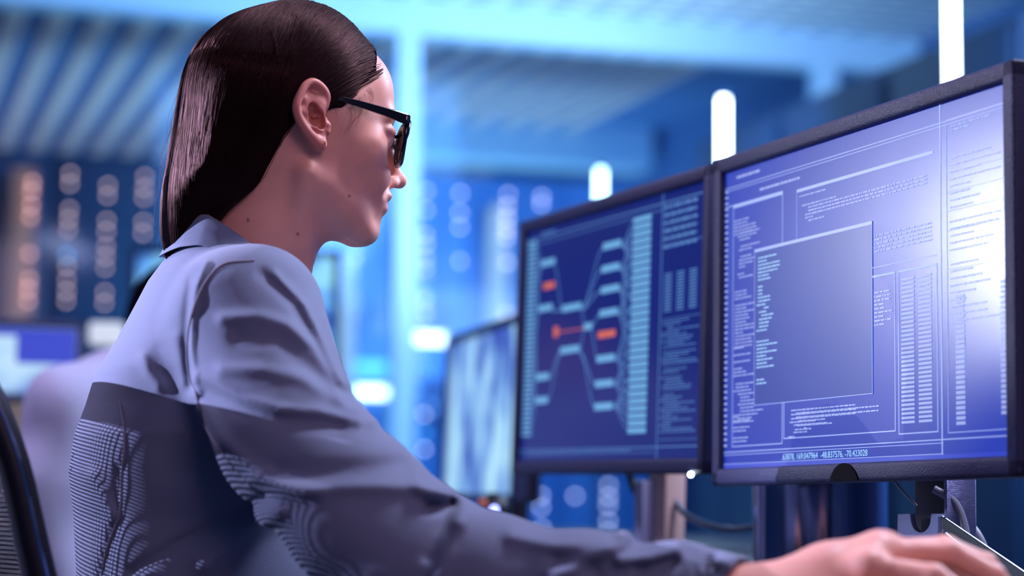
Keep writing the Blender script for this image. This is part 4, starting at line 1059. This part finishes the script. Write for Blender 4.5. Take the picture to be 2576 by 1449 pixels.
vs_ = [-4.9, v_at(1018, PU), v_at(2090, PU), 4.5]
for i in range(3): st(rbox('window_%d' % (i + 1), vs_[i] + .05, vs_[i + 1] - .05, PU + .045, PU + .055, .10, CH, gm))
# soffit band at the far end and ceiling battens over the racks
st(rbox('trim_5', v_at(1000, 11.2), v_at(1640, 11.2), 11.2, 11.5, 2.80, 3.05, M['paleblue']))
bt = MB()
for i in range(44): bt.box(RM(-4.6 + i * .2, 11.8, 3.03), (.085, 6.8, .04), RZ)
st(bt.build('trim_6', M['cream']))
# ---- server racks
M['rackL'] = M['rack']
def rack(v, u, label, group, w_=.628, h_=2.37, dp=.9, m=None, slots=12):
    o = empty('server_rack', RM(v, u, 0), label, 'server rack', group, rot=(0, 0, TH))
    MB().box((0, dp / 2, h_ / 2), (w_ - .01, dp, h_), None, .006).build('cabinet', m or M['rack'], o, True)
    MB().box((0, -.012, h_ / 2), (w_ - .06, .02, h_ - .08), None, .004).build('door', m or M['rack'], o, True)
    MB().box((w_ / 2 - .05, -.03, h_ / 2), (.018, .02, .16), None, .004).build('handle', M['steel'], o, True)
    return o
M['rack_l'] = mat('rack_door_navy', (.012, .035, .09), .5, var=.2); M['rack_lit'] = mat('rack_door_lit_blue', (.10, .26, .60), .5, var=.15)  # the lighter blue copy stands in for stronger light on the right racks
M['led_w'] = emat('led_warm', (1.0, .60, .56), 3.8); M['led_b'] = emat('led_blue', (.10, .5, 1.0), 4); M['led_p'] = emat('led_pale', (.80, .74, .95), 4.6)
BU = 9.3
v0_ = v_at(-70, BU); racks = [v0_ + .628 * i for i in range(14) if v0_ + .628 * i < v_at(1700, BU)]; print('racks', len(racks))
names = 'first second third fourth fifth sixth seventh eighth ninth tenth eleventh twelfth thirteenth fourteenth'.split()
for i, v in enumerate(racks):
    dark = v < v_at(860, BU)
    rack(v, BU, ('%s navy server rack from the left in the back row of indicator lights' if dark else '%s server rack in lit blue from the left in the back row of indicator lights') % names[i], 'server racks in the back row', m=M['rack_l'] if dark else M['rack_lit'])
# nearer racks on the right, beside the light tubes
for i, u in enumerate((7.0, 6.2, 5.4)):
    o = rack(3.45, u, '%s tall dark server rack along the right wall' % ('farthest', 'middle', 'nearest')[i], 'server racks along the right wall', .78, 2.25, 1.0, M['rack_l']); o.rotation_euler = (0, 0, TH + R(90)); o.location = RM(3.45, u, 0)
    o.rotation_euler = (0, 0, TH - R(90)); o.location = RM(3.2, u, 0)
# indicator lights: one lamp each, in columns on the back row
def back_pt(px, py, u):
    o = MW.translation; d = W(px, py, 1.0) - o; nrm = Vector((-math.sin(TH), math.cos(TH), 0)); t = (u - o.dot(nrm)) / d.dot(nrm); return o + d * t
cols = {'far left': [(82, 458), (80, 480), (79, 516), (77, 545), (75, 638), (74, 702), (72, 727), (71, 757)],
 'second left': [(177, 436), (176, 462), (175, 526), (173, 551), (172, 578), (169, 642), (169, 669), (168, 704), (168, 732), (167, 757)],
 'third left': [(272, 466), (271, 492), (269, 555), (268, 582), (267, 620), (266, 645), (265, 673), (264, 735), (263, 762)],
 'fourth left': [(365, 444), (364, 472), (363, 497), (361, 558), (360, 586)],
 'neck': [(893, 645), (892, 756), (891, 784)],
 'first right': [(1073, 480), (1072, 528), (1071, 590), (1072, 615), (1071, 650), (1071, 677), (1070, 755), (1071, 788)],
 'second right': [(1159, 485), (1158, 535), (1158, 571), (1158, 656)],
 'third right': [(1279, 489), (1278, 517), (1277, 548), (1276, 575), (1275, 597), (1277, 660), (1275, 790)],
 'fourth right': [(1364, 495), (1363, 513)],
 'low': [(1048, 980), (1068, 1042), (1068, 1130), (1362, 1247), (1362, 1276), (1448, 1248), (1365, 1330)],
 'low right': [(1532, 1222), (1532, 1250), (1531, 1272), (1531, 1312), (1531, 1338)],
 'chest': [(895, 1030)]}
for cn, pts in cols.items():
    for px, py in pts:
        P0 = back_pt(px, py, 9.045 if cn in ('far left', 'third right') else BU - .035)
        blue = (px, py) in ((169, 642), (1048, 980))
        m_ = M['led_b'] if blue else (M['led_p'] if px > 850 else M['led_w'])
        o = MB().cyl((0, 0, 0), (0, .012, 0), .0085, seg=14).build('indicator_light', m_, None, True); o.location = P0; o.rotation_euler = (0, 0, TH)
        tag(o, {'far left': 'out-of-focus pink indicator light in the leftmost column of the racks', 'second left': 'out-of-focus pink indicator light in the second column from the left', 'third left': 'out-of-focus pink indicator light in the third column from the left', 'fourth left': 'out-of-focus pink indicator light in the column beside her long hair', 'neck': 'out-of-focus pale indicator light right of the cream upright under her chin', 'first right': 'out-of-focus pale indicator light in the first column right of the glass wall post', 'second right': 'out-of-focus pale indicator light in the second column right of the glass wall post', 'third right': 'out-of-focus pale indicator light in the column on the cream upright above the middle monitor', 'fourth right': 'out-of-focus pale indicator light just above the middle monitor edge', 'low': 'out-of-focus pale indicator light low in the room above the sleeve', 'low right': 'out-of-focus pink indicator light in the lowest column under the middle monitor', 'chest': 'out-of-focus indicator light beside the front of her shoulder'}[cn] if not blue else 'out-of-focus blue indicator light among the %s lights' % ('pink' if px < 800 else 'pale low'), 'indicator light', 'indicator lights: ' + cn + ' column' if not blue else None)
for px, py, c, lab in ((1068, 1090, M['led_b'], 'out-of-focus blue indicator light between two white ones above the sleeve'), (1070, 740, M['led_b'], 'dim blue indicator light near the foot of the first column right of the post')):
    o = MB().cyl((0, 0, 0), (0, .012, 0), .0085, seg=14).build('indicator_light', c, None, True); o.location = back_pt(px, py, BU - .035); o.rotation_euler = (0, 0, TH); tag(o, lab, 'indicator light')
M['disp_w'] = emat('display_white', (.8, .92, 1.0), 5.0); M['disp_c'] = emat('display_cyan', (.10, .55, .95), 2.2)
for px, py, m_, lab in ((1082, 852, M['disp_w'], 'bright white lamp strip on a rack right of the glass wall post'), (934, 922, M['disp_c'], 'cyan lamp strip on a rack left of the glass wall post'), (934, 987, M['disp_w'], 'bright white lamp strip just under the cyan strip')):
    o = MB().box((0, 0, 0), (.15, .02, .045), None, .004).build('lamp_strip', m_, None); o.location = back_pt(px, py, BU - .035); o.rotation_euler = (0, 0, TH); tag(o, lab, 'lamp strip')
# painted uprights standing in the rack room
for px, w_, z1, m_, lab, u in ((42, .10, 2.25, M['orange'], 'terracotta upright at the far left in front of the racks', 9.1), (867, .065, 1.9, M['cream'], 'cream upright rising under the woman\'s chin', 9.1), (1250, .085, 2.2, M['cream'], 'cream upright above the middle monitor left edge', 9.1)):
    v = v_at(px, u); o = rbox('upright', v - w_ / 2, v + w_ / 2, u - .04, u + .04, 0, z1, m_); tag(o, lab, 'upright')
# ---- vertical light tubes
M['tube'] = emat('tube_white', (.55, .93, 1.0), 9); M['tube2'] = emat('tube_white_bright', (.80, .97, 1.0), 15)
tl = [(1511, 8.0, 428, M['tube'], 'farthest'), (1820, 6.85, 248, M['tube2'], 'middle'), (2390, 5.35, -160, M['tube2'], 'nearest')]
for px, d, py, m_, lab in tl:
    t0 = W(px, py, d); o = empty('light_tube', (t0.x, t0.y, 0), '%s of the three vertical white light tubes in the server aisle' % lab, 'light tube')
    zb = 1.42; MB().cyl((0, 0, zb), (0, 0, t0.z), .013, seg=20).build('tube', m_, o, True); MB().cyl((0, 0, .01), (0, 0, zb), .010, seg=12).build('pole', M['rack_l'], o, True); MB().cyl((0, 0, 0), (0, 0, .015), .14, seg=24).build('foot', M['rack_l'], o, True)
    MB().cyl((0, 0, t0.z), (0, 0, t0.z + .02), .015, seg=20).build('cap', M['rack_l'], o, True)
# ---- other screens in the room
def blobs(name, base, cols_, s, es, rot=0):
    m = bpy.data.materials.new(name); m.use_nodes = True; nt = m.node_tree; b = nt.nodes['Principled BSDF']; b.inputs['Base Color'].default_value = (.01, .01, .02, 1)
    tc = nt.nodes.new('ShaderNodeTexCoord'); mp = nt.nodes.new('ShaderNodeMapping'); mp.inputs['Scale'].default_value = s; nt.links.new(tc.outputs['Object'], mp.inputs[0])
    n = nt.nodes.new('ShaderNodeTexNoise'); n.inputs['Scale'].default_value = 1; n.inputs['Detail'].default_value = 2; nt.links.new(mp.outputs[0], n.inputs['Vector'])
    r = nt.nodes.new('ShaderNodeValToRGB'); r.color_ramp.elements[0].position = .36; r.color_ramp.elements[0].color = (*base, 1); r.color_ramp.elements[1].position = .62; r.color_ramp.elements[1].color = (*cols_[-1], 1)
    q = r.color_ramp.elements.new(.48); q.color = (*cols_[0], 1)
    nt.links.new(n.outputs['Fac'], r.inputs[0]); nt.links.new(r.outputs[0], b.inputs['Emission Color']); b.inputs['Emission Strength'].default_value = es
    return m
M['map'] = blobs('screen_map', (.03, .07, .45), [(.20, .42, .85), (.45, .78, .98)], (12, 12, 5), 1.0)
M['scr3'] = blobs('screen_photo_grid', (.01, .05, .45), [(.12, .40, .95), (.30, .75, 1.0)], (9, 9, 9), 1.0)
M['scr4'] = blobs('screen_windows', (.03, .12, .65), [(.45, .70, .95), (.65, .85, 1.0)], (5, 5, 7), 1.0)
def monx(label, pa, pb, da, db, ytop, smat, bz=.018, extra=None, tilt=-2):
    a, b = W(*pa, da), W(*pb, db); mm = basis(hor(a), hor(b), (a.z + b.z) / 2, R(tilt)); w_ = (Vector(hor(b)) - Vector(hor(a))).length
    h_ = W(pb[0], ytop, db).z - b.z; print(label, w_, h_)
    o = monitor('monitor', label, mm, smat, w_, h_, bz, chip=False); zb_ = (mm.inverted() @ Vector((mm.translation.x, mm.translation.y, DZ))).z
    MB().box((0, .09, (zb_ + .1) / 2), (.05, .03, .1 - zb_), None, .003).build('neck', M['bezel_side'], o, True); MB().box((0, .09, zb_ + .006), (.2, .16, .012), None, .004).build('base', M['bezel_side'], o, True)
    return o, mm, w_, h_
monx('blurred third monitor left of the network diagram, showing a pale map', (1108, 1245), (1292, 1290), 4.15, 3.55, 800, M['map'])
o3, m3, w3, h3 = monx('dark-framed monitor behind the woman\'s neck, with blue windows', (318, 960), (852, 960), 5.3, 5.3, 620, M['scr3'])
o4, m4, w4, h4 = monx('wide monitor at the far left edge with pale windows on blue', (-240, 1010), (212, 1010), 3.9, 4.0, 800, M['scr4'])
content(o4, w4, h4, [(0, 0, 1, .12), (.62, 0, 1, .55)], 'title_bar', M['t_bar'], .0008)
MB().box(W(262, 835, 4.4), (.075, .03, .05), None, .005).build('paper_cup', M['whitebox'], None) if False else None
dk2 = empty('desk', (0, 0, 0), 'second desk behind the woman with the blurred monitors', 'desk')
MB().box((-.75, 4.55, DZ - .02), (2.6, 1.9, .04), RZ, .004).build('desktop', M['desk'], dk2, True)
for x, y in ((-1.6, 3.6), (.25, 4.2), (-2.0, 5.1), (-.2, 5.6)): MB().box((x, y, DZ / 2 - .02), (.05, .05, DZ - .04), RZ).build('leg', M['rack'], dk2)
# desk lamp: the white glow above the far worker
ld = empty('desk_lamp', W(262, 1080, 4.5), 'small white lit desk lamp above the leaning person\'s shoulder', 'lamp'); ld.location.z = DZ
lz = W(262, 838, 4.5).z - DZ
M['lampglow'] = emat('lamp_shade_lit', (.75, .82, 1.0), .85)
MB().box((0, 0, lz), (.075, .05, .05), None, .008).build('lamp_shade', M['lampglow'], ld, True); MB().cyl((0, 0, .01), (0, 0, lz - .025), .006).build('pole', M['steel'], ld, True); MB().cyl((0, 0, 0), (0, 0, .012), .05).build('base', M['steel'], ld, True)
# ---- the other worker, seen from behind between the woman and the left edge
Q = lambda a, b, c: tuple(W(a, b, c))
def man(p):
    d = ell(p, Q(445, 1250, 3.3), (.15, .14, .27))
    d = smin(d, ell(p, Q(330, 1030, 3.25), (.11, .12, .11)), .08)
    d = smin(d, chain(p, [Q(300, 985, 3.15), Q(175, 1050, 3.05), Q(120, 1220, 3.0), Q(150, 1450, 3.0)], [.072, .065, .058, .05], .05), .06)
    d = smin(d, chain(p, [Q(500, 1030, 3.45), Q(600, 1200, 3.5), Q(520, 1400, 3.3)], [.07, .06, .05], .05), .05)
    d = smin(d, ell(p, Q(380, 1500, 3.3), (.19, .17, .22)), .12)
    x, z = p[..., 0], p[..., 2]
    return d - .006 * np.sin(40 * (x * .8 + z * .6)) * (p[..., 1] < 3.4)
mn = empty('person', (W(420, 1080, 3.3).x, W(420, 1080, 3.3).y, 0), 'blurred seated person in a pale grey top leaning forward at the left', 'person')
def mhead(p):
    c = np.array(Q(472, 838, 3.3), np.float32); d = ell(p, c, (.088, .075, .108)); d = smin(d, ell(p, c + np.array([.03, .02, -.05], np.float32), (.055, .05, .07)), .03)
    d = smin(d, cone(p, c + np.array([.085, .01, -.01], np.float32), c + np.array([.10, .01, -.03], np.float32), .008, .012), .012)
    d = smin(d, chain(p, [c - np.array([.01, 0, .06], np.float32), Q(420, 960, 3.3)], [.052, .062], .03), .03)
    for s_ in (-1, 1): d = smin(d, ell(p, c + np.array([0, .075 * s_, -.01], np.float32), (.018, .008, .03)), .006)
    return d
V1, F1 = nets(mhead, (-.75, 3.1, .85), (-.35, 3.5, 1.25), .005); under(mesh_np('body', V1, F1, M['skin']), mn)
c0_ = np.array(Q(472, 838, 3.3), np.float32)
V1, F1 = nets(lambda p: smax(ell(p, c0_ + np.array([-.012, 0, .016], np.float32), (.092, .084, .108)), (p[..., 0] - c0_[0] - .05) - (p[..., 2] - c0_[2]) * .4, .01), (-.80, 3.1, .80), (-.35, 3.5, 1.25), .005); under(mesh_np('hair', V1, F1, M['hair_base']), mn)
V1, F1 = nets(man, (-1.25, 2.8, .40), (-.10, 3.8, 1.20), .008); under(mesh_np('shirt', V1, F1, M['shirt2']), mn)
def mlegs(p):
    b = np.array([Q(380, 1500, 3.3)[0], 3.28, .5], np.float32); d = ell(p, b, (.17, .17, .10))
    for s_ in (-1, 1):
        kn = b + np.array([.42, .10 * s_ + .1, 0], np.float32); an = kn + np.array([.0, 0, -.42], np.float32)
        d = smin(d, chain(p, [b + np.array([0, .09 * s_, 0], np.float32), kn, an, an + np.array([.14, 0, -.04], np.float32)], [.08, .06, .045, .035], .02), .03)
    return smax(d, .004 - p[..., 2], .01)
V1, F1 = nets(mlegs, (-.95, 2.95, -.02), (.15, 3.75, .66), .012); under(mesh_np('trousers', V1, F1, M['trouser']), mn)
bs = Vector((Q(380, 1500, 3.3)[0], 3.28, 0)); s2 = empty('stool', bs, 'dark stool under the leaning person', 'stool')
MB().cyl((0, 0, .36), (0, 0, .42), .2, seg=32).build('seat', M['blackplastic'], s2, True); MB().cyl((0, 0, .02), (0, 0, .36), .03).build('column', M['steel'], s2, True); MB().cyl((0, 0, 0), (0, 0, .02), .2, seg=32).build('base', M['blackplastic'], s2, True)
# small round camera on the desk beside the third monitor
wb = empty('webcam', W(1240, 1340, 3.0), 'small black round device with a blue light beside the third monitor', 'camera'); wb.location.z = DZ
zc = W(1240, 1282, 3.0).z - DZ
MB().ball((0, 0, zc), .026, 20).build('body', M['blackplastic'], wb, True); MB().cyl((0, 0, .006), (0, 0, zc - .02), .006).build('stem', M['blackplastic'], wb, True); MB().cyl((0, 0, 0), (0, 0, .008), .03).build('foot', M['blackplastic'], wb, True)
M['led_v'] = emat('violet_led', (.3, .35, 1), 6); MB().ball((.002, -.026, zc), .006, 10).build('status_light', M['led_v'], wb, True)
MB().ball((-.016, -.02, zc + .008), .008, 10).build('lens', M['orange'], wb, True)
